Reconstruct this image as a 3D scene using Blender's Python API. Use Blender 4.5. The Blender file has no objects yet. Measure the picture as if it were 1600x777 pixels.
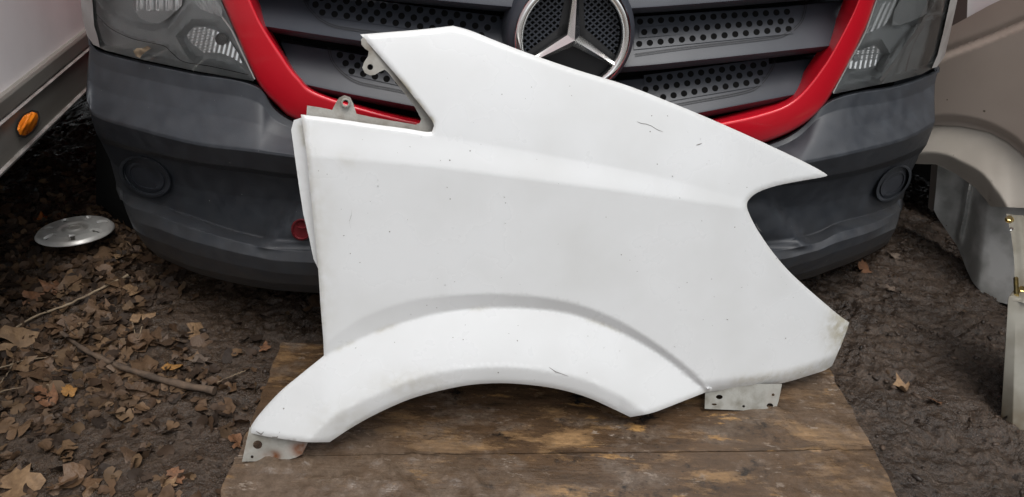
import bpy, bmesh, math, random
import numpy as np
from mathutils import Vector, Matrix
from mathutils.geometry import delaunay_2d_cdt

random.seed(7)
RNG = np.random.default_rng(7)
S = bpy.context.scene
COL = S.collection
R = math.radians

# ------------------------------------------------------------------ camera
CAM_H, PITCH, ROLL, F = 1.11, R(31.0), R(2.8), 1200.0     # F in pixels of the 1600 px wide photograph
CAM = np.array([0.0, 0.0, CAM_H])
FW = np.array([0, math.cos(PITCH), -math.sin(PITCH)])
U0 = np.array([0, math.sin(PITCH), math.cos(PITCH)])
X0 = np.array([1.0, 0, 0])
RT = math.cos(ROLL) * X0 + math.sin(ROLL) * U0
UP = math.cos(ROLL) * U0 - math.sin(ROLL) * X0
cam = bpy.data.cameras.new('camera')
cam.sensor_width = 36; cam.sensor_fit = 'HORIZONTAL'; cam.lens = 36 * F / 1600
cam.clip_start = 0.02; cam.clip_end = 500
camo = bpy.data.objects.new('camera', cam); COL.objects.link(camo)
camo.matrix_world = Matrix(((RT[0], UP[0], -FW[0], CAM[0]), (RT[1], UP[1], -FW[1], CAM[1]),
                            (RT[2], UP[2], -FW[2], CAM[2]), (0, 0, 0, 1)))
S.camera = camo

# ------------------------------------------------------------------ light
SUN_EL, SUN_AZ = R(68), R(160)      # azimuth clockwise from +Y: behind the camera, a little to the right
w = bpy.data.worlds.new('World'); S.world = w; w.use_nodes = True
nt = w.node_tree; nt.nodes.clear()
sky = nt.nodes.new('ShaderNodeTexSky'); sky.sky_type = 'NISHITA'; sky.sun_disc = False
sky.sun_elevation = SUN_EL; sky.sun_rotation = SUN_AZ; sky.dust_density = 4.0; sky.air_density = 1.0
hs = nt.nodes.new('ShaderNodeHueSaturation'); hs.inputs['Saturation'].default_value = 0.22
bg = nt.nodes.new('ShaderNodeBackground'); bg.inputs['Strength'].default_value = 0.13
ow = nt.nodes.new('ShaderNodeOutputWorld')
nt.links.new(sky.outputs[0], hs.inputs['Color']); nt.links.new(hs.outputs[0], bg.inputs[0]); nt.links.new(bg.outputs[0], ow.inputs[0])
sl = bpy.data.lights.new('sun', 'SUN'); sl.energy = 1.25; sl.angle = R(40); sl.color = (1.0, 0.97, 0.93)
so = bpy.data.objects.new('sun', sl); COL.objects.link(so)
sd = Vector((math.sin(SUN_AZ) * math.cos(SUN_EL), math.cos(SUN_AZ) * math.cos(SUN_EL), math.sin(SUN_EL)))
so.rotation_euler = sd.to_track_quat('Z', 'Y').to_euler(); so.location = (0, -2, 4)
S.view_settings.view_transform = 'Standard'; S.view_settings.look = 'None'
S.view_settings.gamma = 1.0; S.view_settings.use_curve_mapping = False
S.view_settings.exposure = 0.55
S.cycles.max_bounces = 8; S.cycles.transparent_max_bounces = 12; S.cycles.use_denoising = True; S.cycles.denoising_prefilter = 'NONE'; S.cycles.denoising_input_passes = 'RGB_ALBEDO_NORMAL'; S.cycles.use_adaptive_sampling = False; S.cycles.sample_clamp_indirect = 4

# ------------------------------------------------------------------ photograph geometry: a ray for a pixel, meeting a surface of the place
def ray(p):
    p = np.atleast_2d(np.asarray(p, float))
    return FW + ((p[:, 0] - 800) / F)[:, None] * RT - ((p[:, 1] - 388.5) / F)[:, None] * UP
def G(p, z=0.0):
    d = ray(p); z = np.broadcast_to(np.asarray(z, float), (len(d),))
    return CAM + d * ((z - CAM[2]) / d[:, 2])[:, None]
def on_plane(p, o, n, off=0.0):
    d = ray(p); off = np.broadcast_to(np.asarray(off, float), (len(d),))
    return CAM + d * (((o - CAM) @ n + off) / (d @ n))[:, None]

PSI = R(7.0)
EU = np.array([math.cos(PSI), math.sin(PSI), 0]); EB = np.array([-math.sin(PSI), math.cos(PSI), 0])
NOSE = CAM + ray((898, 60))[0] * 1.39
def bplan(u):                       # how far the van's front curves back, over half its width
    a = np.abs(u); c = np.minimum(a, .95)
    return .22 * c ** 2 + .9 * np.maximum(c - .5, 0) ** 2.5 + 1.1 * np.maximum(a - .95, 0)
def V(p, off=0.0):                  # pixel -> front of the centre van, off metres proud of its plan curve
    d = ray(p); n = len(d); off = np.broadcast_to(np.asarray(off, float), (n,))
    def g(t):
        q = CAM + d * t[:, None] - NOSE
        return q @ EB - (bplan(q @ EU) - off)
    lo = np.full(n, .6); hi = np.full(n, 4.0); found = np.zeros(n, bool); prev = lo.copy()
    for t in np.arange(.6, 4.0, .02):
        tt = np.full(n, t); h = (g(tt) > 0) & ~found
        lo[h] = t - .02; hi[h] = t; found |= h
    for _ in range(22):
        m = (lo + hi) / 2; s = g(m) > 0
        hi = np.where(s, m, hi); lo = np.where(s, lo, m)
    return CAM + d * hi[:, None]
def vanloc(u, b, z):                # van coordinates -> world
    u, b, z = np.broadcast_arrays(np.asarray(u, float), np.asarray(b, float), np.asarray(z, float))
    q = NOSE + u[..., None] * EU + b[..., None] * EB
    q[..., 2] = z
    return q

# ------------------------------------------------------------------ noise
def _hash(ix, iy, seed):
    h = (ix.astype(np.int64) * 374761393 + iy.astype(np.int64) * 668265263 + seed * 1442695041) & 0xffffffff
    h = ((h ^ (h >> 13)) * 1274126177) & 0xffffffff
    return ((h ^ (h >> 16)) & 0xffff) / 65535.0
def vnoise(x, y, seed=0):
    ix = np.floor(x); iy = np.floor(y); fx = x - ix; fy = y - iy
    fx = fx * fx * (3 - 2 * fx); fy = fy * fy * (3 - 2 * fy)
    a = _hash(ix, iy, seed); b = _hash(ix + 1, iy, seed); c = _hash(ix, iy + 1, seed); d = _hash(ix + 1, iy + 1, seed)
    return (a * (1 - fx) + b * fx) * (1 - fy) + (c * (1 - fx) + d * fx) * fy
def fbm(x, y, o=4, seed=0):
    s = 0; a = .5; t = 0
    for i in range(o):
        s = s + a * vnoise(x, y, seed + i * 17); t += a; a *= .55
        x, y = x * 1.83 + y * .62 + 3.1, y * 1.83 - x * .62 + 7.7
    return s / t
def smooth(e0, e1, x):
    t = np.clip((x - e0) / (e1 - e0), 0, 1); return t * t * (3 - 2 * t)

# ------------------------------------------------------------------ materials
MATS = {}
def mat(name, col, rough=.5, metal=0.0, col2=None, vscale=6, vlo=.4, vhi=.6, detail=5, stretch=(1, 1, 1), rough2=None,
        bump=0.0, bscale=120, bdist=.002, coat=0.0, spec=.5, attr=None, dirt=None, specks=None, rand=None, alpha=None, sss=0):
    m = bpy.data.materials.new(name); m.use_nodes = True; t = m.node_tree; N = t.nodes; L = t.links
    b = N['Principled BSDF']
    b.inputs['Roughness'].default_value = rough; b.inputs['Metallic'].default_value = metal
    b.inputs['Coat Weight'].default_value = coat; b.inputs['Coat Roughness'].default_value = .08
    b.inputs['Specular IOR Level'].default_value = spec
    tc = N.new('ShaderNodeTexCoord'); mp = N.new('ShaderNodeMapping'); mp.inputs['Scale'].default_value = stretch
    L.new(tc.outputs['Object'], mp.inputs[0])
    cur = None
    def rgb(c):
        n = N.new('ShaderNodeRGB'); n.outputs[0].default_value = (*c, 1); return n.outputs[0]
    def mix(fac, a, c):
        n = N.new('ShaderNodeMix'); n.data_type = 'RGBA'
        L.new(a, n.inputs[6]); L.new(c, n.inputs[7])
        L.new(fac, n.inputs[0]); return n.outputs[2]
    def noise(sc, lo, hi, det=detail, off=0):
        n = N.new('ShaderNodeTexNoise'); n.inputs['Scale'].default_value = sc; n.inputs['Detail'].default_value = det
        n.noise_dimensions = '4D'; n.inputs['W'].default_value = off
        L.new(mp.outputs[0], n.inputs['Vector'])
        r = N.new('ShaderNodeMapRange'); r.inputs[1].default_value = lo; r.inputs[2].default_value = hi
        L.new(n.outputs[0], r.inputs[0]); return r.outputs[0]
    cur = rgb(col)
    if col2 is not None:
        f = noise(vscale, vlo, vhi); cur = mix(f, cur, rgb(col2))
        if rough2 is not None:
            r = N.new('ShaderNodeMapRange'); r.inputs[3].default_value = rough; r.inputs[4].default_value = rough2
            L.new(f, r.inputs[0]); L.new(r.outputs[0], b.inputs['Roughness'])
    if rand:
        oi = N.new('ShaderNodeObjectInfo'); rp = N.new('ShaderNodeValToRGB'); rp.color_ramp.interpolation = 'LINEAR'
        el = rp.color_ramp.elements
        while len(el) < len(rand): el.new(.5)
        for i, c in enumerate(rand): el[i].position = i / (len(rand) - 1); el[i].color = (*c, 1)
        L.new(oi.outputs['Random'], rp.inputs[0])
        n = N.new('ShaderNodeMix'); n.data_type = 'RGBA'; n.inputs[0].default_value = .65
        L.new(cur, n.inputs[6]); L.new(rp.outputs[0], n.inputs[7]); cur = n.outputs[2]
    if attr:
        a = N.new('ShaderNodeAttribute'); a.attribute_name = attr
        n = N.new('ShaderNodeMix'); n.data_type = 'RGBA'; n.blend_type = 'MULTIPLY'; n.inputs[0].default_value = 1
        L.new(cur, n.inputs[6]); L.new(a.outputs[0], n.inputs[7]); cur = n.outputs[2]
    if dirt:                          # (colour, noise scale, attribute of dirt amount)
        a = N.new('ShaderNodeAttribute'); a.attribute_name = 'dirt'
        f = noise(dirt[1], .28, .58, 8, 3.3)
        k = N.new('ShaderNodeMath'); k.operation = 'MULTIPLY'; L.new(a.outputs['Fac'], k.inputs[0]); L.new(f, k.inputs[1])
        cur = mix(k.outputs[0], cur, rgb(dirt[0]))
    if specks:                        # (cell scale, radius, share, colour)
        v = N.new('ShaderNodeTexVoronoi'); v.inputs['Scale'].default_value = specks[0]; L.new(tc.outputs['Object'], v.inputs['Vector'])
        n2 = N.new('ShaderNodeTexNoise'); n2.inputs['Scale'].default_value = specks[0] * 4; L.new(tc.outputs['Object'], n2.inputs['Vector'])
        sep = N.new('ShaderNodeSeparateColor'); L.new(v.outputs['Color'], sep.inputs[0])
        th = N.new('ShaderNodeMath'); th.operation = 'MULTIPLY'; L.new(sep.outputs[1], th.inputs[0]); th.inputs[1].default_value = specks[1] * 2
        th2 = N.new('ShaderNodeMath'); th2.operation = 'MULTIPLY'; L.new(th.outputs[0], th2.inputs[0]); L.new(n2.outputs[0], th2.inputs[1])
        c1 = N.new('ShaderNodeMath'); c1.operation = 'LESS_THAN'; L.new(v.outputs['Distance'], c1.inputs[0]); L.new(th2.outputs[0], c1.inputs[1])
        c2 = N.new('ShaderNodeMath'); c2.operation = 'LESS_THAN'; L.new(sep.outputs[0], c2.inputs[0]); c2.inputs[1].default_value = specks[2]
        k = N.new('ShaderNodeMath'); k.operation = 'MULTIPLY'; L.new(c1.outputs[0], k.inputs[0]); L.new(c2.outputs[0], k.inputs[1])
        cur = mix(k.outputs[0], cur, rgb(specks[3]))
    L.new(cur, b.inputs['Base Color'])
    if bump:
        n = N.new('ShaderNodeTexNoise'); n.inputs['Scale'].default_value = bscale; n.inputs['Detail'].default_value = 6
        L.new(mp.outputs[0], n.inputs['Vector'])
        bp = N.new('ShaderNodeBump'); bp.inputs['Strength'].default_value = bump; bp.inputs['Distance'].default_value = bdist
        L.new(n.outputs[0], bp.inputs['Height']); L.new(bp.outputs[0], b.inputs['Normal'])
    MATS[name] = m
    return m
def clear_mat(name, tint, ior=1.45, rough=.04, mx=.0):
    m = bpy.data.materials.new(name); m.use_nodes = True; t = m.node_tree; N = t.nodes; L = t.links
    N.clear(); o = N.new('ShaderNodeOutputMaterial'); tr = N.new('ShaderNodeBsdfTransparent'); tr.inputs[0].default_value = (*tint, 1)
    gl = N.new('ShaderNodeBsdfGlossy'); gl.inputs['Roughness'].default_value = rough
    df = N.new('ShaderNodeBsdfDiffuse'); df.inputs[0].default_value = (.45, .46, .46, 1)
    tcn = N.new('ShaderNodeTexCoord'); nz = N.new('ShaderNodeTexNoise'); nz.inputs['Scale'].default_value = 25; L.new(tcn.outputs['Object'], nz.inputs['Vector'])
    mr = N.new('ShaderNodeMapRange'); mr.inputs[1].default_value = .35; mr.inputs[2].default_value = .8; mr.inputs[3].default_value = mx * .5; mr.inputs[4].default_value = mx * 1.6
    L.new(nz.outputs[0], mr.inputs[0])
    m0 = N.new('ShaderNodeMixShader'); L.new(mr.outputs[0], m0.inputs[0]); L.new(tr.outputs[0], m0.inputs[1]); L.new(df.outputs[0], m0.inputs[2])
    fr = N.new('ShaderNodeFresnel'); fr.inputs[0].default_value = ior
    mx_ = N.new('ShaderNodeMixShader'); L.new(fr.outputs[0], mx_.inputs[0]); L.new(m0.outputs[0], mx_.inputs[1]); L.new(gl.outputs[0], mx_.inputs[2])
    L.new(mx_.outputs[0], o.inputs[0]); MATS[name] = m; return m

mat('white_paint', (.572, .588, .596), .26, col2=(.520, .532, .532), vscale=7, vlo=.42, vhi=.75, detail=9, rough2=.42, coat=.35, dirt=((.30, .275, .20), 60), specks=(60, .085, .34, (.16, .15, .14)))
mat('bracket_metal', (.31, .31, .285), .5, col2=(.155, .145, .118), vscale=34, vlo=.42, vhi=.75, dirt=((.13, .046, .014), 40), bump=.3, bscale=200)
mat('scratch', (.16, .15, .14), .7)
mat('bumper_plastic', (.026, .0305, .038), .46, col2=(.042, .048, .057), vscale=28, vlo=.36, vhi=.72, detail=9, rough2=.62, bump=.25, bscale=700, bdist=.0008, specks=(70, .10, .10, (.2, .2, .19)), dirt=((.050, .046, .042), 30), spec=.45)
mat('slat_plastic', (.029, .033, .042), .42, col2=(.038, .043, .053), vscale=9, bump=.1, bscale=900, bdist=.0005)
mat('black_plastic', (.008, .008, .009), .6)
mat('void', (.006, .006, .006), .9, spec=.1)
mat('red_paint', (.58, .007, .020), .30, col2=(.52, .008, .019), vscale=4, coat=.35, specks=(60, .06, .10, (.5, .3, .28)))
mat('dark_red', (.12, .008, .012), .5)
mat('chrome', (.95, .95, .93), .16, 1.0)
mat('reflector', (.90, .91, .90), .22, .62)
mat('lamp_grey', (.40, .42, .42), .36, col2=(.46, .475, .472), vscale=12)
mat('lamp_rim', (.38, .37, .36), .35, col2=(.28, .26, .25), vscale=14)
clear_mat('lamp_lens', (.95, .96, .96), mx=.05)
mat('trailer_white', (.84, .80, .80), .42, col2=(.74, .70, .70), vscale=4, specks=(30, .06, .12, (.2, .18, .16)))
mat('aluminium', (.33, .31, .28), .42, .55, col2=(.19, .17, .145), vscale=14, vlo=.4, vhi=.75, bump=.2, bscale=60, stretch=(1, .12, 1))
mat('aluminium_bright', (.55, .53, .5), .4, .6, col2=(.36, .33, .3), vscale=22)
mat('amber', (.75, .21, .015), .18, col2=(.60, .14, .01), vscale=40, coat=.8)
mat('beige_paint', (.37, .308, .262), .36, col2=(.325, .268, .226), vscale=4, coat=.15, specks=(22, .11, .16, (.10, .08, .06)))
mat('beige_flare', (.46, .42, .365), .42, col2=(.40, .36, .31), vscale=9, specks=(50, .11, .2, (.12, .1, .08)))
mat('inner_metal', (.62, .62, .60), .45, col2=(.32, .32, .30), vscale=9, specks=(45, .09, .2, (.12, .11, .09)), bump=.15, bscale=80)
mat('sill_metal', (.25, .24, .205), .42, .2, col2=(.14, .125, .095), vscale=14, vlo=.42, vhi=.75, specks=(40, .09, .2, (.13, .12, .09)), dirt=((.12, .095, .06), 30))
mat('zinc', (.72, .55, .20), .3, 1.0, col2=(.5, .4, .2), vscale=60)
mat('pillar_brown', (.10, .085, .075), .5)
mat('hubcap_metal', (.66, .65, .62), .40, .5, col2=(.30, .265, .22), vscale=14, vlo=.45, vhi=.75, rough2=.6, bump=.2, bscale=90)
mat('hub_dark', (.05, .045, .04), .6)
mat('twig_bark', (.115, .078, .052), .8, col2=(.06, .042, .03), vscale=40, bump=.6, bscale=180)
mat('dry_stem', (.26, .20, .13), .75, col2=(.14, .1, .065), vscale=30)

# ------------------------------------------------------------------ building helpers
def tag(o, label=None, cat=None, group=None, kind=None):
    if label: o['label'] = label
    if cat: o['category'] = cat
    if group: o['group'] = group
    if kind: o['kind'] = kind
    return o
def empty(name, loc, label, cat, group=None):
    o = bpy.data.objects.new(name, None); COL.objects.link(o); o.location = [float(c) for c in loc]; o.empty_display_size = .1
    return tag(o, label, cat, group)
def wloc(o):
    v = Vector((0, 0, 0))
    while o is not None: v += o.location; o = o.parent
    return v
def obj(name, verts, faces, m, parent=None, smooth_deg=35, bevel=None, solid=None, attrs=None, label=None, mirror_n=False):
    me = bpy.data.meshes.new(name)
    me.from_pydata([tuple(map(float, v)) for v in verts], [], [tuple(map(int, f)) for f in faces])
    me.validate()
    if attrs and len(me.vertices) == len(verts):
        for k, vals in attrs.items():
            vals = np.asarray(vals, np.float32)
            if vals.ndim == 1:
                a = me.attributes.new(k, 'FLOAT', 'POINT'); a.data.foreach_set('value', vals)
            else:
                a = me.attributes.new(k, 'FLOAT_COLOR', 'POINT'); a.data.foreach_set('color', np.c_[vals, np.ones(len(vals))].astype(np.float32).ravel())
    me.materials.append(MATS[m])
    me.polygons.foreach_set('use_smooth', [True] * len(me.polygons))
    if smooth_deg < 180: me.set_sharp_from_angle(angle=R(smooth_deg))
    o = bpy.data.objects.new(name, me); COL.objects.link(o)
    if parent is not None:
        o.parent = parent; o.matrix_parent_inverse = Matrix.Translation(-wloc(parent)) if parent.type == 'EMPTY' else Matrix.Identity(4)
    if solid:
        md = o.modifiers.new('solid', 'SOLIDIFY'); md.thickness = solid; md.offset = -1
    if bevel:
        md = o.modifiers.new('bevel', 'BEVEL'); md.width = bevel; md.segments = 2; md.limit_method = 'ANGLE'; md.angle_limit = R(28)
    if label: o['label'] = label
    return o
def face_camera(verts, faces, toward=None):
    v = np.asarray(verts); c = CAM if toward is None else np.asarray(toward); out = []
    for f in faces:
        p = v[list(f)]; n = np.cross(p[1] - p[0], p[2] - p[0])
        out.append(tuple(f) if n @ (c - p[0]) >= 0 else tuple(f)[::-1])
    return out
def crom(P, n):                     # Catmull-Rom through control points, n samples
    P = np.asarray(P, float); k = len(P) - 1
    Q = np.vstack([2 * P[0] - P[1], P, 2 * P[-1] - P[-2]])
    t = np.linspace(0, k, n); i = np.minimum(t.astype(int), k - 1); f = (t - i)[:, None]
    a, b, c, d = Q[i], Q[i + 1], Q[i + 2], Q[i + 3]
    return .5 * (2 * b + (c - a) * f + (2 * a - 5 * b + 4 * c - d) * f ** 2 + (3 * b - 3 * c + d - a) * f ** 3)
def grid_faces(nr, nc):
    return [(r * nc + c, r * nc + c + 1, (r + 1) * nc + c + 1, (r + 1) * nc + c) for r in range(nr - 1) for c in range(nc - 1)]
def loft(rows, offs, n, surf, sub=1, lin=False, mod=None):
    """rows: pixel polylines with as many control points each; offs: number or list per control point."""
    rr, oo = [], []
    for r, o in zip(rows, offs):
        r = np.asarray(r, float); o = np.broadcast_to(np.asarray(o, float), (len(r),))
        q = crom(np.c_[r, o], n) if not lin else np.c_[[np.interp(np.linspace(0, len(r) - 1, n), range(len(r)), c) for c in np.c_[r, o].T]].T
        rr.append(q[:, :2]); oo.append(q[:, 2])
    A, B = [], []
    for i in range(len(rr) - 1):
        for f in ([k / sub for k in range(sub)] if sub < 4 else [0, .06, .34, .66, .94]):
            A.append(rr[i] * (1 - f) + rr[i + 1] * f); B.append(oo[i] * (1 - f) + oo[i + 1] * f)
    A.append(rr[-1]); B.append(oo[-1])
    vs = np.vstack([surf(a, b + (mod(a) if mod else 0)) for a, b in zip(A, B)])
    return vs, grid_faces(len(A), n), len(A)
def inpoly(pts, poly):
    x, y = pts[:, 0], pts[:, 1]; P = np.asarray(poly, float); r = np.zeros(len(pts), bool); j = len(P) - 1
    for i in range(len(P)):
        xi, yi = P[i]; xj, yj = P[j]
        if yi != yj:
            r ^= ((yi > y) != (yj > y)) & (x < (xj - xi) * (y - yi) / (yj - yi) + xi)
        j = i
    return r
def pdist(pts, line, closed=False):
    P = np.asarray(line, float); d = np.full(len(pts), 1e9)
    if closed: P = np.vstack([P, P[:1]])
    for a, b in zip(P[:-1], P[1:]):
        ab = b - a; t = np.clip(((pts - a) @ ab) / max(ab @ ab, 1e-9), 0, 1)
        d = np.minimum(d, np.hypot(*(pts - a - t[:, None] * ab).T))
    return d
def dens(line, step, closed=True):
    P = np.asarray(line, float)
    if closed: P = np.vstack([P, P[:1]])
    out = []
    for a, b in zip(P[:-1], P[1:]):
        k = max(1, int(np.hypot(*(b - a)) / step)); out += [a + (b - a) * i / k for i in range(k)]
    if not closed: out.append(P[-1])
    return np.array(out)
def ell(c, a, b=None, rot=0, n=20):
    b = a if b is None else b; t = np.linspace(0, 2 * math.pi, n, endpoint=False)
    x, y = a * np.cos(t), b * np.sin(t); k = R(rot)
    return np.c_[c[0] + x * math.cos(k) - y * math.sin(k), c[1] + x * math.sin(k) + y * math.cos(k)]
def patch(poly, step=6, holes=(), lines=(), bstep=None):
    """triangulate a pixel polygon with interior points; returns points, triangles, boundary loops (as index lists)"""
    bstep = bstep or step
    loops = [dens(poly, bstep)] + [dens(h, bstep) for h in holes]
    allb = np.vstack(loops); edges = []; k = 0; idx = []
    for l in loops:
        n = len(l); edges += [(k + i, k + (i + 1) % n) for i in range(n)]; idx.append(list(range(k, k + n))); k += n
    lo = allb.min(0); hi = allb.max(0)
    gx, gy = np.meshgrid(np.arange(lo[0] + step / 2, hi[0], step), np.arange(lo[1] + step / 2, hi[1], step * .866))
    gx = gx + (np.arange(gx.shape[0]) % 2)[:, None] * step / 2
    g = np.c_[gx.ravel(), gy.ravel()]
    extra = [g]
    for l in lines: extra.append(dens(l, step, False))
    keepl = []
    for q in extra:
        ok = inpoly(q, loops[0])
        for h in loops[1:]: ok &= ~inpoly(q, h)
        q = q[ok]
        if len(q): q = q[pdist(q, allb[:len(loops[0])], True) > step * .45]
        for h in loops[1:]:
            if len(q): q = q[pdist(q, h, True) > step * .35]
        keepl.append(q)
    if len(lines) and len(keepl[0]):
        lp = np.vstack(keepl[1:])
        if len(lp):
            g = keepl[0]; d = np.full(len(g), 1e9)
            for i in range(0, len(lp)): d = np.minimum(d, np.hypot(g[:, 0] - lp[i, 0], g[:, 1] - lp[i, 1]))
            keepl[0] = g[d > step * .5]
    pts = np.vstack([allb] + keepl)
    r = delaunay_2d_cdt([Vector(p) for p in pts], edges, [], 0, 1e-5)
    ov = np.array([tuple(v) for v in r[0]]); tris = np.array([list(f) for f in r[2]])
    cen = ov[tris].mean(1); ok = inpoly(cen, loops[0])
    for h in loops[1:]: ok &= ~inpoly(cen, h)
    orig = r[3]; inv = {}
    for i, l in enumerate(orig):
        for o in l: inv[o] = i
    loops_i = [[inv[i] for i in l] for l in idx]
    return ov, tris[ok], loops_i
def sheet(name, poly, surf, hf, m, parent=None, step=6, holes=(), lines=(), back=.008, solid=None, attrs=None, smooth_deg=50, bstep=None, label=None):
    """a pressed sheet: pixel outline on a surface, relief hf(px), edges turned back by `back` metres"""
    p, tr, loops = patch(poly, step, holes, lines, bstep)
    h = np.zeros(len(p)) + (hf(p) if callable(hf) else hf)
    v = surf(p, h); n0 = len(v)
    fs = face_camera(v, [tuple(t) for t in tr])
    V_ = [v]; k = n0
    at = {a: [f(p)] for a, f in (attrs or {}).items()}
    if back:
        for l in loops:
            nl = len(l); pb = p[l]; tg = np.roll(pb, -1, 0) - np.roll(pb, 1, 0); nm_ = np.c_[-tg[:, 1], tg[:, 0]] / (np.hypot(*tg.T)[:, None] + 1e-9)
            a0_ = np.sum(pb[:, 0] * np.roll(pb[:, 1], -1) - np.roll(pb[:, 0], -1) * pb[:, 1])
            sg_ = (1 if a0_ > 0 else -1) * (1 if l is loops[0] else -1)
            e = surf(pb + sg_ * nm_ * .7, h[l] - back); V_.append(v[l]); V_.append(e)
            ar = sum(p[l[i]][0] * p[l[(i + 1) % nl]][1] - p[l[(i + 1) % nl]][0] * p[l[i]][1] for i in range(nl))
            for i in range(nl):
                j = (i + 1) % nl; q = (k + i, k + j, k + nl + j, k + nl + i)
                fs.append(q if (ar < 0) == (l is loops[0]) else q[::-1])
            for a in at: at[a] += [at[a][0][l]] * 2
            k += 2 * nl
    vs = np.vstack(V_)
    o = obj(name, vs, fs, m, parent, smooth_deg, None, solid, {a: np.concatenate(x) for a, x in at.items()} or None, label)
    return o
def tube(name, pts, rad, m, parent=None, n=8, closed=False, label=None):
    P = np.asarray(pts, float); k = len(P); rad = np.broadcast_to(np.asarray(rad, float), (k,)); vs = []
    for i in range(k):
        a = P[(i - 1) % k] if closed or i > 0 else P[i]; b = P[(i + 1) % k] if closed or i < k - 1 else P[i]
        t = (b - a) / (np.linalg.norm(b - a) + 1e-12); s = np.cross(t, [0, 0, 1.0])
        if np.linalg.norm(s) < 1e-3: s = np.array([1.0, 0, 0])
        s /= np.linalg.norm(s); q = np.cross(s, t)
        for j in range(n):
            c = 2 * math.pi * j / n; vs.append(P[i] + rad[i] * (math.cos(c) * s + math.sin(c) * q))
    fs = []
    for i in range(k if closed else k - 1):
        for j in range(n):
            fs.append((i * n + j, i * n + (j + 1) % n, ((i + 1) % k) * n + (j + 1) % n, ((i + 1) % k) * n + j))
    if not closed: fs += [tuple(range(n))[::-1], tuple(range((k - 1) * n, k * n))]
    return obj(name, vs, fs, m, parent, 60, label=label)
def box_pts(pts8): return [(0, 3, 2, 1), (4, 5, 6, 7), (0, 1, 5, 4), (1, 2, 6, 5), (2, 3, 7, 6), (3, 0, 4, 7)]

# ================================================================== GROUND
BT = .020                                       # top of the board
BC = [G((440, 535), BT)[0], G((1299, 582), BT)[0], G((1405, 777), BT)[0], G((350, 777), BT)[0]]
bl = BC[0][:2]; dl = BC[3][:2] - BC[0][:2]; dl /= np.linalg.norm(dl)
br = BC[2][:2]; dr = BC[1][:2] - BC[2][:2]; dr /= np.linalg.norm(dr)
BR_back = br + dr * ((bl[1] - br[1]) / dr[1]) + np.array([0, .01])
BOARD = np.array([bl, BR_back, br - dr * .62, BC[0][:2] + dl * 1.08])      # plan, anticlockwise from back left... (clockwise)
def ground_z(x, y):
    x = np.asarray(x, float); y = np.asarray(y, float)
    big = (fbm(x * .9, y * .9, 3, 1) - .5) * .05
    lump = (fbm(x * 7, y * 7, 4, 5) - .5) * .034
    ridg = 1 - np.abs(2 * fbm(x * 17 + 3 * fbm(x * 5, y * 5, 2, 8), y * 21, 4, 9) - 1)
    fine = (fbm(x * 60, y * 60, 3, 12) - .5)
    right = smooth(.45, .75, x)
    crk = 1 - smooth(0, .055, np.abs(fbm(x * 6 + 1.5 * fbm(x * 14, y * 14, 2, 51), y * 6, 4, 52) - .5))
    z = big + lump * .8 + (ridg - .75) * (.008 + .006 * right) + fine * (.008 + .006 * right) + (fbm(x * 150, y * 150, 2, 61) - .5) * .006 - crk * .012 * smooth(.45, .62, fbm(x * 2.2, y * 2.2, 2, 55))
    q = np.c_[x.ravel(), y.ravel()]
    ins = inpoly(q, BOARD); d = pdist(q, BOARD, True)
    m = np.where(ins, 1.0, 1 - smooth(0, .10, d)).reshape(x.shape)
    z = z * (1 - m) + m * np.minimum(z * .35 - .006, .002)
    return z - .012
def axis(a, b, step, far):
    core = np.arange(a, b, step); g = [far * 0]
    e = []; s = step; t = b
    while t < far: s *= 1.22; t += s; e.append(t)
    f = []; s = step; t = a
    while t > -far: s *= 1.22; t -= s; f.append(t)
    return np.r_[f[::-1], core, e]
gx = axis(-1.7, 1.7, .0050, 150); gy = axis(.78, 2.5, .0052, 150)
GX, GY = np.meshgrid(gx, gy)
GZ = ground_z(GX, GY)
GZ = np.where((np.abs(GX) > 6) | (np.abs(GY) > 8), (GZ) * .3, GZ)
gm = bpy.data.meshes.new('ground')
nv = GX.size; nr, nc = GX.shape
gm.vertices.add(nv); gm.vertices.foreach_set('co', np.c_[GX.ravel(), GY.ravel(), GZ.ravel()].astype(np.float32).ravel())
ii = (np.arange(nr - 1)[:, None] * nc + np.arange(nc - 1)).ravel()
fq = np.c_[ii, ii + 1, ii + nc + 1, ii + nc].astype(np.int32)
gm.loops.add(len(fq) * 4); gm.loops.foreach_set('vertex_index', fq.ravel())
gm.polygons.add(len(fq)); gm.polygons.foreach_set('loop_start', (np.arange(len(fq)) * 4).astype(np.int32))
gm.update(); gm.polygons.foreach_set('use_smooth', [True] * len(fq)); gm.validate()
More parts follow.
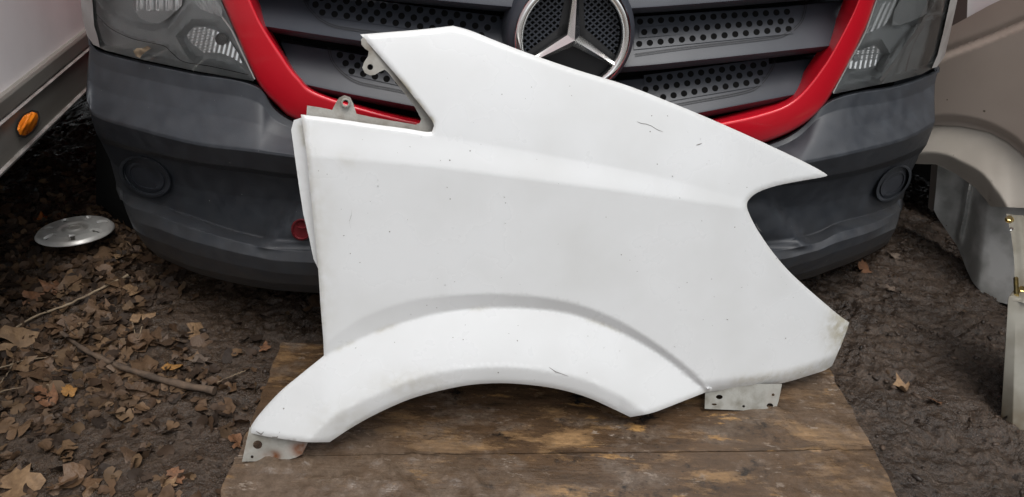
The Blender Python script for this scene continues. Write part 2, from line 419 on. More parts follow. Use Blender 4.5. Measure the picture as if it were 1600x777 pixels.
def ground_mat():
    m = bpy.data.materials.new('mud'); m.use_nodes = True; t = m.node_tree; N = t.nodes; L = t.links; b = N['Principled BSDF']
    tc = N.new('ShaderNodeTexCoord')
    def nz(sc, d, lo, hi):
        n = N.new('ShaderNodeTexNoise'); n.inputs['Scale'].default_value = sc; n.inputs['Detail'].default_value = d; n.inputs['Roughness'].default_value = .65; L.new(tc.outputs['Object'], n.inputs['Vector'])
        r = N.new('ShaderNodeMapRange'); r.inputs[1].default_value = lo; r.inputs[2].default_value = hi; L.new(n.outputs[0], r.inputs[0]); return r.outputs[0], n.outputs[0]
    f1, _ = nz(3.2, 6, .35, .65); f2, h2 = nz(70, 10, .3, .75); f3, h3 = nz(14, 9, .42, .62)
    def mix(f, a, c):
        n = N.new('ShaderNodeMix'); n.data_type = 'RGBA'; L.new(f, n.inputs[0])
        for s, i in ((a, 6), (c, 7)):
            if isinstance(s, tuple): n.inputs[i].default_value = (*s, 1)
            else: L.new(s, n.inputs[i])
        return n.outputs[2]
    c = mix(f1, (.021, .0140, .0100), (.047, .0315, .022)); c2 = mix(f2, (.015, .0100, .0070), (.105, .070, .047))
    c = mix(f3, c, c2)
    f4, _ = nz(210, 6, .50, .66); c = mix(f4, c, (.012, .010, .008)); f5, _ = nz(330, 4, .60, .70); c = mix(f5, c, (.18, .145, .115))
    sx = N.new('ShaderNodeSeparateXYZ'); L.new(tc.outputs['Object'], sx.inputs[0])
    r = N.new('ShaderNodeMapRange'); r.inputs[1].default_value = -.35; r.inputs[2].default_value = -.75; L.new(sx.outputs[0], r.inputs[0])
    c3 = mix(f2, (.028, .019, .013), (.095, .063, .041)); mm = N.new('ShaderNodeMath'); mm.operation = 'MULTIPLY'; L.new(r.outputs[0], mm.inputs[0]); mm.inputs[1].default_value = .75
    c = mix(mm.outputs[0], c, c3)
    L.new(c, b.inputs['Base Color'])
    rr = N.new('ShaderNodeMapRange'); rr.inputs[3].default_value = .14; rr.inputs[4].default_value = .55; L.new(f3, rr.inputs[0]); L.new(rr.outputs[0], b.inputs['Roughness'])
    b.inputs['Specular IOR Level'].default_value = .5
    bp = N.new('ShaderNodeBump'); bp.inputs['Strength'].default_value = 1.0; bp.inputs['Distance'].default_value = .009; L.new(h2, bp.inputs['Height'])
    L.new(bp.outputs[0], b.inputs['Normal']); return m
gm.materials.append(ground_mat())
go = bpy.data.objects.new('ground', gm); COL.objects.link(go); tag(go, kind='structure')

# ================================================================== WOODEN BOARD (two pieces, joint running across)
def wood_mat():
    m = bpy.data.materials.new('dirty_plywood'); m.use_nodes = True; t = m.node_tree; N = t.nodes; L = t.links; b = N['Principled BSDF']
    tc = N.new('ShaderNodeTexCoord')
    def nz(sc, d, lo, hi, st=(1, 1, 1), w=0, dist=0):
        mp = N.new('ShaderNodeMapping'); mp.inputs['Scale'].default_value = st; L.new(tc.outputs['Object'], mp.inputs[0])
        n = N.new('ShaderNodeTexNoise'); n.noise_dimensions = '4D'; n.inputs['W'].default_value = w; n.inputs['Scale'].default_value = sc; n.inputs['Detail'].default_value = d
        n.inputs['Distortion'].default_value = dist; n.inputs['Roughness'].default_value = .68
        L.new(mp.outputs[0], n.inputs['Vector'])
        r = N.new('ShaderNodeMapRange'); r.inputs[1].default_value = lo; r.inputs[2].default_value = hi; L.new(n.outputs[0], r.inputs[0]); return r.outputs[0]
    def mix(f, a, c):
        n = N.new('ShaderNodeMix'); n.data_type = 'RGBA'; L.new(f, n.inputs[0])
        for s, i in ((a, 6), (c, 7)):
            if isinstance(s, tuple): n.inputs[i].default_value = (*s, 1)
            else: L.new(s, n.inputs[i])
        return n.outputs[2]
    grain = nz(42, 8, .3, .7, (.06, 2.4, 1), 0, .15)
    wood = mix(grain, (.12, .068, .030), (.36, .22, .10))
    stain = nz(9, 12, .375, .485, (.5, 1.5, 1), 2.0, .2)
    wet = mix(nz(40, 6, .3, .7, (.25, 1.4, 1), 5), (.034, .0215, .013), (.108, .066, .037))
    c = mix(stain, wood, wet)
    grey = nz(10, 12, .52, .62, (.7, 1.2, 1), 8.0)
    c = mix(grey, c, mix(nz(90, 5, .35, .65, w=4), (.072, .053, .039), (.160, .122, .092)))
    c = mix(nz(21, 12, .59, .66, (.4, 1.3, 1), 31.0), c, mix(grain, (.20, .105, .038), (.46, .275, .105)))
    dark = nz(14, 10, .57, .64, (.8, 1, 1), 11.0)
    c = mix(dark, c, (.014, .011, .009)); c = mix(nz(150, 6, .56, .70, (.5, 1.3, 1), 23.0), c, (.018, .014, .011))
    a = N.new('ShaderNodeAttribute'); a.attribute_name = 'mud'
    mf = N.new('ShaderNodeMath'); mf.operation = 'MULTIPLY'; L.new(a.outputs['Fac'], mf.inputs[0]); L.new(nz(13, 10, .32, .54, w=14.0), mf.inputs[1])
    c = mix(mf.outputs[0], c, mix(nz(70, 6, .3, .7, w=7), (.066, .046, .031), (.145, .106, .076)))
    fl = nz(70, 8, .585, .64, (.45, 1, 1), 17.0)
    fm = N.new('ShaderNodeMath'); fm.operation = 'MULTIPLY'; L.new(fl, fm.inputs[0]); L.new(nz(5, 3, .45, .6, w=21), fm.inputs[1]); c = mix(fm.outputs[0], c, (.26, .215, .175))
    L.new(c, b.inputs['Base Color'])
    rr = N.new('ShaderNodeMapRange'); rr.inputs[3].default_value = .55; rr.inputs[4].default_value = .18; L.new(stain, rr.inputs[0]); L.new(rr.outputs[0], b.inputs['Roughness'])
    bp = N.new('ShaderNodeBump'); bp.inputs['Strength'].default_value = .45; bp.inputs['Distance'].default_value = .0016
    ad = N.new('ShaderNodeMath'); ad.operation = 'ADD'; L.new(grain, ad.inputs[0]); L.new(nz(120, 6, .3, .7, w=9), ad.inputs[1]); L.new(ad.outputs[0], bp.inputs['Height'])
    L.new(bp.outputs[0], b.inputs['Normal']); MATS['dirty_plywood'] = m
wood_mat()
def board_quad(a, b, c, d, nx, ny, z0, top, name, parent, lift=None, ragged=.0):
    """a,b back left/right; d,c front left/right (plan)"""
    vs = []; mud = []
    for j in range(ny + 1):
        v = j / ny
        for i in range(nx + 1):
            u = i / nx; p = (a * (1 - u) + b * u) * (1 - v) + (d * (1 - u) + c * u) * v
            if i in (0, nx): p = p + np.array([(fbm(np.array([p[1] * 22]), np.array([p[0] * 3.]), 3, 31)[0] - .5) * ragged, 0])
            vs.append([p[0], p[1], top])
    vs = np.array(vs)
    x, y = vs[:, 0], vs[:, 1]
    mudw = smooth(.02, -.12, y - 1.06 + .12 * np.sin(x * 4)) * .9 + smooth(.35, .65, x) * .6
    mudw = np.clip(mudw, 0, 1)
    vs[:, 2] += mudw * np.maximum(fbm(x * 30, y * 30, 5, 41) - .50, 0) * .028 + (fbm(x * 60, y * 60, 3, 44) - .5) * .0012 + (fbm(x * 2, y * 3, 2, 46) - .5) * .004
    nx1 = nx + 1
    fs = [(j * nx1 + i, (j + 1) * nx1 + i, (j + 1) * nx1 + i + 1, j * nx1 + i + 1) for j in range(ny) for i in range(nx)]
    rim = [i for i in range(nx1)] + [j * nx1 + nx for j in range(1, ny + 1)] + [ny * nx1 + i for i in range(nx - 1, -1, -1)] + [j * nx1 for j in range(ny - 1, 0, -1)]
    k = len(vs); low = vs[rim].copy(); low[:, 2] = z0
    vs = np.vstack([vs, low]); n = len(rim)
    fs += [(rim[i], rim[(i + 1) % n], k + (i + 1) % n, k + i) for i in range(n)]
    mudw = np.r_[mudw, mudw[rim]]
    return obj(name, vs, fs, 'dirty_plywood', parent, 40, attrs={'mud': mudw})
board = empty('wooden_board', (BOARD[:, 0].mean(), BOARD[:, 1].mean(), 0), 'muddy brown plywood board lying on the ground under the white fender', 'board')
def edge_at(p, q, y): return p + (q - p) * ((y - p[1]) / (q[1] - p[1]))
jl = G((372, 713), BT)[0][:2]; jr = G((1366, 702), BT)[0][:2]
JL = edge_at(BOARD[0], BOARD[3], jl[1]); JR = edge_at(BOARD[1], BOARD[2], jr[1])
board_quad(BOARD[0], BOARD[1], JR, JL, 180, 60, -.004, BT, 'plank', board, ragged=.012)
gp = np.array([0, -.0022])
board_quad(JL + gp + [-.006, 0], JR + gp, BOARD[2], BOARD[3] + [-.004, 0], 200, 110, -.004, BT - .0006, 'plank', board, ragged=.014)

# ================================================================== WHITE FENDER (the loose wing)
FP1 = G((378, 722), BT)[0]; FP2 = G((1160, 644), BT)[0]
fdir = (FP2 - FP1); fdir[2] = 0; fdir /= np.linalg.norm(fdir)
fback = np.array([-fdir[1], fdir[0], 0]); LEAN = R(15.5)
fup = math.cos(LEAN) * np.array([0, 0, 1.0]) + math.sin(LEAN) * fback
FN = np.cross(fdir, fup); FN /= np.linalg.norm(FN)
if FN[1] > 0: FN = -FN
def FS(p, off=0.0): return on_plane(p, FP1, FN, off)
skin = [(563, 54), (600, 51), (660, 46), (708, 40.5), (735, 48), (780, 66), (830, 85), (900, 109), (975, 132), (1040, 157), (1110, 186), (1180, 217), (1240, 245),
        (1270, 260), (1286, 269), (1293, 274), (1285, 277), (1250, 283), (1215, 290), (1190, 298), (1175, 307), (1167, 319), (1171, 335), (1184, 360), (1205, 391),
        (1230, 421), (1255, 445), (1285, 471), (1310, 492), (1327, 504), (1322, 520), (1312, 545), (1300, 572), (1288, 579), (1270, 585), (1230, 597), (1200, 602),
        (1150, 607), (1103, 613), (1060, 630), (1020, 645), (985, 652), (960, 640), (920, 622), (880, 610), (840, 603), (790, 599), (740, 601), (690, 610), (640, 624),
        (590, 646), (550, 668), (515, 691), (480, 691), (440, 686), (410, 681), (388, 676), (396, 660), (415, 636), (440, 610), (470, 585), (506, 556), (505, 530),
        (501, 480), (497, 420), (490, 350), (483, 280), (476, 215), (470, 179), (527, 186), (581, 194), (634, 201), (664, 206), (675, 206), (678, 197), (674, 187), (654, 161), (621, 120), (594, 89)]
def pl(pts):
    P = np.array(pts, float); Q = crom(P, (len(P) - 1) * 12 + 1); return lambda x: np.interp(x, Q[:, 0], Q[:, 1])
def spl(poly, corners, k=5):        # closed outline: splines between the corner points
    P = [tuple(map(float, p)) for p in poly]; ci = [i for i, p in enumerate(P) if p in [tuple(map(float, c)) for c in corners]]; out = []
    for a, b in zip(ci, ci[1:] + [ci[0] + len(P)]):
        seg = [P[i % len(P)] for i in range(a, b + 1)]
        q = crom(seg, (len(seg) - 1) * k + 1) if len(seg) > 2 else np.array(seg); out += [tuple(v) for v in q[:-1]]
    return out
skin = spl(skin, [(563, 54), (708, 40.5), (1293, 274), (1327, 504), (1300, 572), (1103, 613), (985, 652), (515, 691), (388, 676), (506, 556), (470, 179), (678, 197), (675, 206)])
LA = [(440, 176), (470, 181), (581, 197), (676, 211), (757, 225), (860, 243), (1021, 274), (1168, 312), (1300, 345)]
LB = [(440, 238), (498, 245), (672, 260), (860, 284), (1011, 304), (1168, 327), (1300, 346)]
L0 = [(506, 545), (520, 528), (560, 500), (600, 482), (650, 468), (700, 462), (760, 459), (800, 460), (850, 465), (900, 475), (950, 493), (1000, 520), (1060, 562), (1100, 598), (1112, 610)]
L1 = [(380, 690), (388, 676), (396, 660), (415, 636), (440, 610), (470, 585), (506, 557), (550, 535), (600, 514), (650, 498), (700, 487), (770, 481), (850, 484), (900, 493), (950, 510), (1000, 535), (1040, 560), (1080, 592), (1105, 614)]
L2 = [(380, 790), (480, 690), (508, 659), (530, 643), (570, 623), (617, 602), (669, 584), (721, 575), (789, 572), (849, 577), (900, 587), (932, 599), (973, 618), (1012, 646), (1105, 720)]
L3 = [(380, 900), (515, 692), (550, 669), (590, 647), (640, 625), (690, 611), (740, 602), (790, 600), (840, 604), (880, 611), (920, 623), (960, 641), (985, 653), (1105, 780)]
fA, fB, f0, f1, f2, f3 = map(pl, (LA, LB, L0, L1, L2, L3))
def offl(l, o):
    q = crom(np.array(l, float), len(l) * 6); t = np.gradient(q, axis=0); return q + o * np.c_[-t[:, 1], t[:, 0]] / np.hypot(*t.T)[:, None]
BOT = [(1103, 613), (1150, 607), (1200, 602), (1230, 597), (1270, 585), (1300, 572)]
skd = np.array(skin, float)
def fender_h(p):
    x, y = p[:, 0], p[:, 1]
    a, b = fA(x), fB(x)
    main = .016 + .016 * (1 - ((x - 830) / 400) ** 2) - .045 * np.clip((x - 1080) / 250, 0, 1.2) ** 2 - .00003 * np.maximum(y - b, 0)
    basea = .016 + .016 * (1 - ((x - 830) / 400) ** 2) - .045 * np.clip((x - 1080) / 250, 0, 1.2) ** 2
    step_ = .011 * np.clip(smooth(1180, 900, x) * .75 + .25, 0, 1)
    t = np.clip((y - a) / np.maximum(b - a, 1), 0, 1)
    band = basea - step_ * (1 - (t * .8 + .2 * smooth(0, 1, t)))
    up = np.maximum(a - y, 0)
    horn = basea - step_ - .00009 * up - .00000055 * up ** 2
    h = np.where(y < a, horn, np.where(y < b, band, main))
    y0, y1, y2, y3 = f0(x), f1(x), f2(x), f3(x)
    inarch = (x < 1112) & (y > np.where(x < 506, 500, y0)) & ((x > 506) | (y > 540))
    y0 = np.where(x < 506, y1 - 1.0, np.minimum(y0, y1 - 1))
    hm = .014 + .012 * (1 - ((x - 760) / 380) ** 2)
    w01 = np.clip((y - y0) / (y1 - y0), 0, 1); w12 = np.clip((y - y1) / np.maximum(y2 - y1, 1), 0, 1); w23 = np.clip((y - y2) / np.maximum(y3 - y2, 1), 0, 1)
    fl = np.where(y < y1, hm * 0 + (1 - w01) * main + w01 * (hm - .0105),
         np.where(y < y2, hm - .0105 + .0295 * (w12 * .75 + .25 * np.sin(w12 * math.pi / 2)), hm + .020 - .009 * w23 ** 1.3))
    h = np.where(inarch, fl, h)
    d = pdist(p, BOT); h = h - np.where((x > 1095) & ~inarch, .014 * np.clip(1 - d / 18, 0, 1) ** 1.6, 0)
    d = pdist(p, skd, True); h = h - .0035 * np.clip(1 - d / 6, 0, 1) ** 2
    return h
def fender_dirt(p):
    x, y = p[:, 0], p[:, 1]
    d = pdist(p, skd, True); v = .22 * np.clip(1 - d / 10, 0, 1) ** 2
    v += .85 * np.exp(-((x - 1312) / 22) ** 2 - ((y - 515) / 38) ** 2)                    # yellowed front corner
    v += .50 * np.clip(1 - pdist(p, [(1150, 596), (1230, 588), (1290, 570)]) / 14, 0, 1)
    v += .50 * np.clip(1 - pdist(p, L1) / 5, 0, 1) * smooth(0, .5, vnoise(x / 30, y / 30, 3) - .35) * (x > 510)
    v += .22 * np.clip(1 - pdist(p, [(470, 180), (500, 330), (504, 500)]) / 40, 0, 1) ** 1.5
    v += .22 * np.exp(-((x - 543) / 22) ** 2 - ((y - 250) / 14) ** 2)
    v += .35 * np.exp(-((x - 640) / 60) ** 2 - ((y - 600) / 20) ** 2) + .25 * np.exp(-((x - 540) / 60) ** 2 - ((y - 660) / 30) ** 2)
    v += .95 * np.clip(1 - pdist(p, [(621, 122), (654, 163), (674, 190)]) / 7, 0, 1)
    return np.clip(v, 0, 1)
fender = empty('loose_fender', FP1, 'white loose van fender with wheel arch leaning against the grey bumper', 'fender')
sheet('skin', skin, FS, fender_h, 'white_paint', fender, step=4.6, lines=[offl(l, o) for l, e in ((LA[1:-1], 3), (LB[1:-1], 4), (L0, 3), (L1, 2.5), (L2, 4)) for o in (-e, 0, e)], back=.011, bstep=4, attrs={'dirt': fender_dirt}, smooth_deg=60)
no = lambda p: np.zeros(len(p))
dn = lambda k: (lambda p: np.full(len(p), k))
# set-back flanges and tabs
sheet('door_flange', [(471, 184), (459, 188), (455, 203), (460, 240), (467, 290), (474, 335), (483, 372), (490, 405), (499, 424), (503, 424), (497, 330), (488, 250), (481, 190)], FS,
      lambda p: -.012 - .0007 * (fA(p[:, 0]) * 0 + 0) - .004 * np.clip((480 - p[:, 0]) / 25, 0, 1), 'white_paint', fender, 5, back=.006, attrs={'dirt': lambda p: .10 + .6 * np.clip(1 - pdist(p, [(472, 195), (476, 225)]) / 10, 0, 1)})
flange = sheet('notch_flange', [(480, 165), (500, 168), (519, 172), (525, 160), (530, 153), (538, 149), (547, 152), (552, 162), (557, 178), (580, 183), (614, 189), (650, 195), (656, 192), (658, 186), (648, 167), (628, 141), (606, 113),
      (601, 109), (592, 113), (586, 117), (578, 118), (570, 114), (566, 106), (569, 97), (575, 88), (576, 80), (570, 76), (565, 70), (564, 62), (568, 58), (600, 89), (630, 122), (662, 162), (684, 192), (688, 204), (678, 214), (640, 209), (580, 202), (478, 188)], FS,
      lambda p: .000 + .006 * np.clip(1 - pdist(p, [(538, 160)]) / 14, 0, 1) - .010 * np.clip(1 - pdist(p, [(577, 104)]) / 30, 0, 1) - .010, 'bracket_metal', fender, 4,
      holes=[ell((540, 161), 4.2), ell((578.5, 105), 4.6)], back=.0025, attrs={'dirt': lambda p: .15 * np.ones(len(p))})
for c, r0 in (((540, 161), 4.2), ((578.5, 105), 4.6)):
    h0 = -.004 if c[0] < 560 else -.0205
    rings = [ell(c, r0), ell(c, r0 + 1.2), ell(c, r0 + 3.2), ell(c, r0 + 3.6)]
    vs = np.vstack([FS(rings[0], h0 - .006), FS(rings[0], h0 + .002), FS(rings[1], h0 + .0028), FS(rings[2], h0 + .002), FS(rings[3], h0 - .001)])
    fs = [(k * 20 + i, k * 20 + (i + 1) % 20, (k + 1) * 20 + (i + 1) % 20, (k + 1) * 20 + i) for k in range(4) for i in range(20)]
    obj('bolt_collar', vs, face_camera(vs, fs), 'bracket_metal', flange, 40)
lb = sheet('bracket', [(390, 668), (378, 721.5), (400, 721), (412, 717), (423, 715.5), (448, 719), (463, 715), (472, 710), (481, 692), (486, 680), (440, 672)], FS,
      lambda p: .004 + .006 * np.sin(p[:, 0] / 14) * np.clip((p[:, 1] - 690) / 20, 0, 1) + .004 * np.clip(1 - pdist(p, [(402.5, 695)]) / 13, 0, 1), 'bracket_metal', fender, 4,
      holes=[ell((402.5, 695), 7.2, 6.6), ell((394, 714), 2.2)], back=.003, bstep=3,
      attrs={'dirt': lambda p: np.clip(1.3 * np.exp(-((p[:, 0] - 470) / 14) ** 2 - ((p[:, 1] - 700) / 14) ** 2) + 1.2 * np.exp(-((p[:, 0] - 426) / 14) ** 2 - ((p[:, 1] - 713) / 8) ** 2) + .08, 0, 1)},
      label='rusty metal bracket at the rear foot of the fender')
sheet('bracket', [(1102, 606), (1101, 639), (1150, 641), (1187, 643), (1212, 642), (1217, 625), (1222, 600), (1160, 600)], FS,
      lambda p: -.004 + .002 * np.sin(p[:, 0] / 9), 'bracket_metal', fender, 4,
      holes=[ell((1124, 620.5), 5.2, 3.4), ell((1203, 634), 5.0, 3.8), ell((1162, 635), 2.2, 1.8), ell((1116, 632), 4, 1.5), ell((1208, 617), 2.4, 2)], back=.003, bstep=3,
      attrs={'dirt': lambda p: .25 * np.clip(1 - pdist(p, [(1203, 634), (1208, 617)]) / 12, 0, 1)}, label='grey perforated bracket under the front of the fender')
def scratch(pts, wd=.00045, par=fender):
    q = np.array(pts, float); h = fender_h(q) + .0006
    c = FS(q, h); n = len(c); wv = wd * np.r_[.4, np.ones(n - 2), .3]
    vs = np.vstack([c - fup * wv[:, None], c + fup * wv[:, None]])
    obj('scratch', vs, face_camera(vs, [(i, i + 1, n + i + 1, n + i) for i in range(n - 1)]), 'scratch', par)
scratch([(995, 190), (1002, 193), (1010, 194), (1018, 197), (1024, 201), (1030, 204), (1036, 206)])
scratch([(550, 326), (549, 336), (546, 346), (548, 357)], .0007)
scratch([(1095, 216), (1094, 219)], .0014); scratch([(1088, 227), (1092, 226), (1097, 224)], .0010)
scratch([(1181, 349), (1185, 357), (1190, 362)], .0007); scratch([(400, 674), (408, 679), (412, 675)], .0016); scratch([(425, 683), (433, 684), (437, 675)], .0018)
scratch([(858, 574), (868, 581), (888, 588)], .0008)
for _ in range(70):
    x = random.uniform(520, 1200); y = random.uniform(120, 590); q = np.array([[x, y]])
    if not inpoly(q, skd)[0] or pdist(q, skd, True)[0] < 20: continue
    a = random.uniform(0, 3.1); l = random.uniform(1, 3)
    scratch([(x, y), (x + l * .5 * math.cos(a) + .3, y + l * .5 * math.sin(a)), (x + l * math.cos(a), y + l * math.sin(a))], random.uniform(.0003, .0009))

# ================================================================== CENTRE VAN
vbase = vanloc(0, .9, 0)
van = empty('panel_van', vbase, 'red and grey panel van facing the camera, behind the white fender', 'van')
# black backing added behind the whole front to stop light leaks, body, hood
brow = lambda dy: [(150, dy), (300, dy + 5), (500, dy + 10), (800, dy + 20), (1100, dy + 12), (1300, dy + 6), (1450, dy)]
vs, fs, _ = loft([brow(-120), brow(100), brow(250), brow(360)], [-.12, -.12, -.10, -.12], 50, V)
obj('front_light_block', vs, face_camera(vs, fs), 'void', van)
prof = [(.42, .16), (.42, .60), (.47, .95), (.75, 1.18), (1.15, 1.38), (1.95, 2.25), (2.4, 2.42), (5.6, 2.48), (5.7, .40), (2.0, .16)]
vs = np.vstack([vanloc(-.93, [b for b, _ in prof], [z for _, z in prof]), vanloc(.93, [b for b, _ in prof], [z for _, z in prof])])
n = len(prof); fs = [tuple(range(n)), tuple(range(n, 2 * n))[::-1]] + [(i, n + i, n + (i + 1) % n, (i + 1) % n) for i in range(n)]
obj('body', vs, fs, 'red_paint', van, bevel=.03)
us = np.linspace(-.9, .9, 25); hb = bplan(us) + .03
vs = np.vstack([vanloc(us, hb, .90), vanloc(us, hb + .03, .97), vanloc(us, hb * .6 + .25, 1.06), vanloc(us, .78 + 0 * us, 1.19)])
obj('hood', vs, face_camera(vs, grid_faces(4, 25), (0, 0, 4)), 'red_paint', van, solid=.01)
vs = vanloc([-.75, .75, .68, -.68], [1.17, 1.17, 1.92, 1.92], [1.43, 1.43, 2.24, 2.24]); vs = vs + np.array([0, -.02, .012])
obj('windscreen', vs, face_camera(vs, [(0, 1, 2, 3)]), 'black_plastic', van)
vs = np.vstack([vanloc([-.9, .9, .9, -.9], [.30, .30, 5.5, 5.5], .15), vanloc([-.9, .9, .9, -.9], [.30, .30, 5.5, 5.5], .40)])
obj('underbody', vs, box_pts(vs), 'void', van)
for s in (-1, 1):
    for bk in (.95, 4.3):
        a = np.linspace(0, 2 * math.pi, 28, endpoint=False)
        pr = [(.10, .20), (.10, .30), (.06, .34), (-.06, .34), (-.10, .30), (-.10, .20)]
        vs = np.vstack([vanloc(s * (.80 + o), bk + r * np.cos(a), np.maximum(.33 + r * np.sin(a), 0)) for o, r in pr])
        obj('wheel', vs, [(k * 28 + i, k * 28 + (i + 1) % 28, (k + 1) * 28 + (i + 1) % 28, (k + 1) * 28 + i) for k in range(5) for i in range(28)] + [tuple(range(28)), tuple(range(140, 168))], 'black_plastic', van)

# --- bumper
RW = [
 ([(141, 66), (160, 80), (220, 95), (300, 112), (400, 132), (474, 192), (800, 270), (1185, 228), (1300, 154), (1395, 134), (1440, 120), (1466, 108)], -.012),
 ([(142, 70), (161, 84), (220, 99), (300, 116), (400, 136), (473, 196), (800, 273), (1185, 231), (1300, 158), (1395, 138), (1440, 124), (1465, 112)], .004),
 ([(141, 92), (160, 106), (218, 122), (301, 140), (398, 158), (470, 205), (800, 276), (1184, 238), (1292, 178), (1384, 160), (1436, 145), (1461, 130)], .012),
 ([(138, 125), (157, 140), (215, 156), (303, 176), (396, 192), (466, 220), (800, 280), (1183, 246), (1284, 206), (1372, 190), (1430, 172), (1460, 152)], .036),
 ([(136, 158), (151, 180), (210, 198), (305, 222), (392, 233), (458, 242), (800, 286), (1180, 262), (1266, 250), (1350, 232), (1416, 214), (1461, 190)], .074),
 ([(138, 168), (153, 184), (211, 202), (305, 226), (392, 237), (459, 246), (800, 290), (1180, 266), (1265, 254), (1349, 236), (1415, 218), (1459, 196)], .075),
 ([(150, 208), (165, 217), (217, 233), (305, 253), (392, 264), (462, 273), (800, 306), (1172, 287), (1257, 281), (1340, 266), (1405, 246), (1448, 226)], .052),
 ([(158, 222), (173, 228), (222, 240), (308, 259), (392, 270), (462, 279), (800, 312), (1172, 293), (1252, 288), (1335, 274), (1395, 258), (1438, 240)], .000),
 ([(172, 250), (188, 262), (230, 275), (300, 295), (392, 308), (464, 314), (800, 340), (1172, 325), (1255, 322), (1320, 310), (1390, 296), (1420, 276)], -.012),
 ([(184, 294), (198, 304), (236, 314), (290, 335), (385, 366), (470, 376), (800, 388), (1172, 378), (1262, 368), (1310, 348), (1370, 332), (1411, 312)], -.010),
 ([(191, 312), (206, 324), (244, 336), (294, 355), (390, 382), (472, 393), (800, 404), (1170, 394), (1268, 382), (1312, 364), (1370, 347), (1408, 328)], [.02, .03, .04, .045, .048, .05, .05, .05, .048, .045, .04, .02]),
 ([(198, 332), (212, 346), (248, 358), (298, 376), (393, 400), (476, 410), (800, 420), (1166, 410), (1264, 395), (1308, 379), (1364, 361), (1405, 340)], [.03, .045, .055, .058, .06, .06, .06, .06, .06, .058, .055, .03]),
 ([(208, 356), (222, 367), (255, 380), (306, 398), (398, 420), (484, 430), (800, 440), (1160, 428), (1260, 410), (1302, 395), (1356, 376), (1400, 356)], .052),
 ([(224, 380), (236, 390), (264, 403), (312, 420), (400, 438), (490, 446), (800, 458), (1150, 443), (1250, 428), (1296, 414), (1345, 396), (1390, 376)], .030),
 ([(238, 392), (249, 402), (276, 414), (320, 431), (402, 449), (495, 458), (800, 470), (1150, 455), (1250, 438), (1296, 423), (1345, 404), (1386, 384)], -.03),
]
def bumper_mod(p):                  # the middle of the lower bumper stands forward, with slanting cheeks
    x, y = p[:, 0], p[:, 1]
    dl = ((x - 400) * 80 + (y - 382) * 78) / math.hypot(80, 78); dr = (-(x - 1270) * 90 + (y - 382) * 72) / math.hypot(90, 72)
    top = smooth(292, 330, y); bot = smooth(392, 372, y)
    return .050 * smooth(0, 16, np.minimum(dl, dr)) * top * bot
NCB = 230
vs, fs, nrow = loft([r for r, _ in RW], [o for _, o in RW], NCB, V, sub=4, mod=bumper_mod)
M = vs.reshape(nrow, NCB, 3)
ext = []
for k in (.05, .16, .45):
    ext.append((M[:, 0] + EB * k - EU * .02 * (k < .1), M[:, -1] + EB * k + EU * .02 * (k < .1)))
M2 = np.concatenate([ext[2][0][:, None], ext[1][0][:, None], ext[0][0][:, None], M, ext[0][1][:, None], ext[1][1][:, None], ext[2][1][:, None]], 1)
nc2 = NCB + 6
last = M2[-1] + EB * .12 + np.array([0, 0, .01]); M2 = np.concatenate([M2, last[None]], 0)
vs = M2.reshape(-1, 3)
bfs = grid_faces(nrow + 1, nc2)
n_ = np.cross(vs[bfs[2000][1]] - vs[bfs[2000][0]], vs[bfs[2000][2]] - vs[bfs[2000][0]])
if n_ @ (CAM - vs[bfs[2000][0]]) < 0: bfs = [f[::-1] for f in bfs]
zlow = np.clip((.30 - vs[:, 2]) / .2, 0, 1)
bumper = obj('bumper', vs, bfs, 'bumper_plastic', van, 180, solid=.004, attrs={'dirt': zlow * .8 + .12})
from mathutils.bvhtree import BVHTree
bvh = BVHTree.FromPolygons([Vector(v) for v in vs], bfs)
def BS(p, off=0.0):                 # pixel -> bumper skin
    p = np.atleast_2d(p); d = ray(p); off = np.broadcast_to(np.asarray(off, float), (len(p),)); out = []; fb = V(p, 0.0)
    for i in range(len(p)):
        h = bvh.ray_cast(Vector(CAM), Vector(d[i]).normalized())[0]
        out.append((np.array(h) if h is not None else fb[i]) - EB * off[i])
    return np.array(out)
# fog lamps
def rings(name, spec, m, parent, n=36, label=None, cap=None):
    h0 = BS(spec[0][0])[0] - NOSE; o0 = bplan(h0 @ EU) - h0 @ EB
    vs = np.vstack([V(ell(c, a, b, rot, n), o + o0) for c, a, b, rot, o in spec]); k = len(spec)
    fs = [(r * n + i, r * n + (i + 1) % n, (r + 1) * n + (i + 1) % n, (r + 1) * n + i) for r in range(k - 1) for i in range(n)]
    fs.append(tuple(range((k - 1) * n, k * n)))
    return obj(name, vs, face_camera(vs, fs), m, parent, 50, label=label)
for c, a, b, rt_ in (((227, 276), 42, 29, 28), ((1396, 287), 34, 20, -48)):
    f = rings('fog_lamp', [(c, a * 1.06, b * 1.08, rt_, -.03), (c, a * 1.02, b * 1.03, rt_, .012), (c, a * .98, b * .97, rt_, .016), (c, a * .91, b * .89, rt_, .016), (c, a * .86, b * .83, rt_, .004), (c, a * .80, b * .78, rt_, .0)], 'bumper_plastic', van)
    rings('lens', [(c, a * .79, b * .76, rt_, .0), (c, a * .74, b * .70, rt_, .005), (c, a * .62, b * .58, rt_, .006), (c, a * .58, b * .54, rt_, .002), (c, a * .3, b * .28, rt_, .005)], 'slat_plastic', f)
tc_ = rings('tow_eye_cover', [((471, 359), 18, 18, 0, -.02), ((471, 359), 16, 17, 0, .004), ((471, 359), 14, 15, 0, .005), ((472, 359), 12, 13, 0, .001)], 'dark_red', van)
rings('grip', [((472, 352), 8, 5, 0, .005), ((472, 352), 6, 3.5, 0, .002)], 'dark_red', tc_)

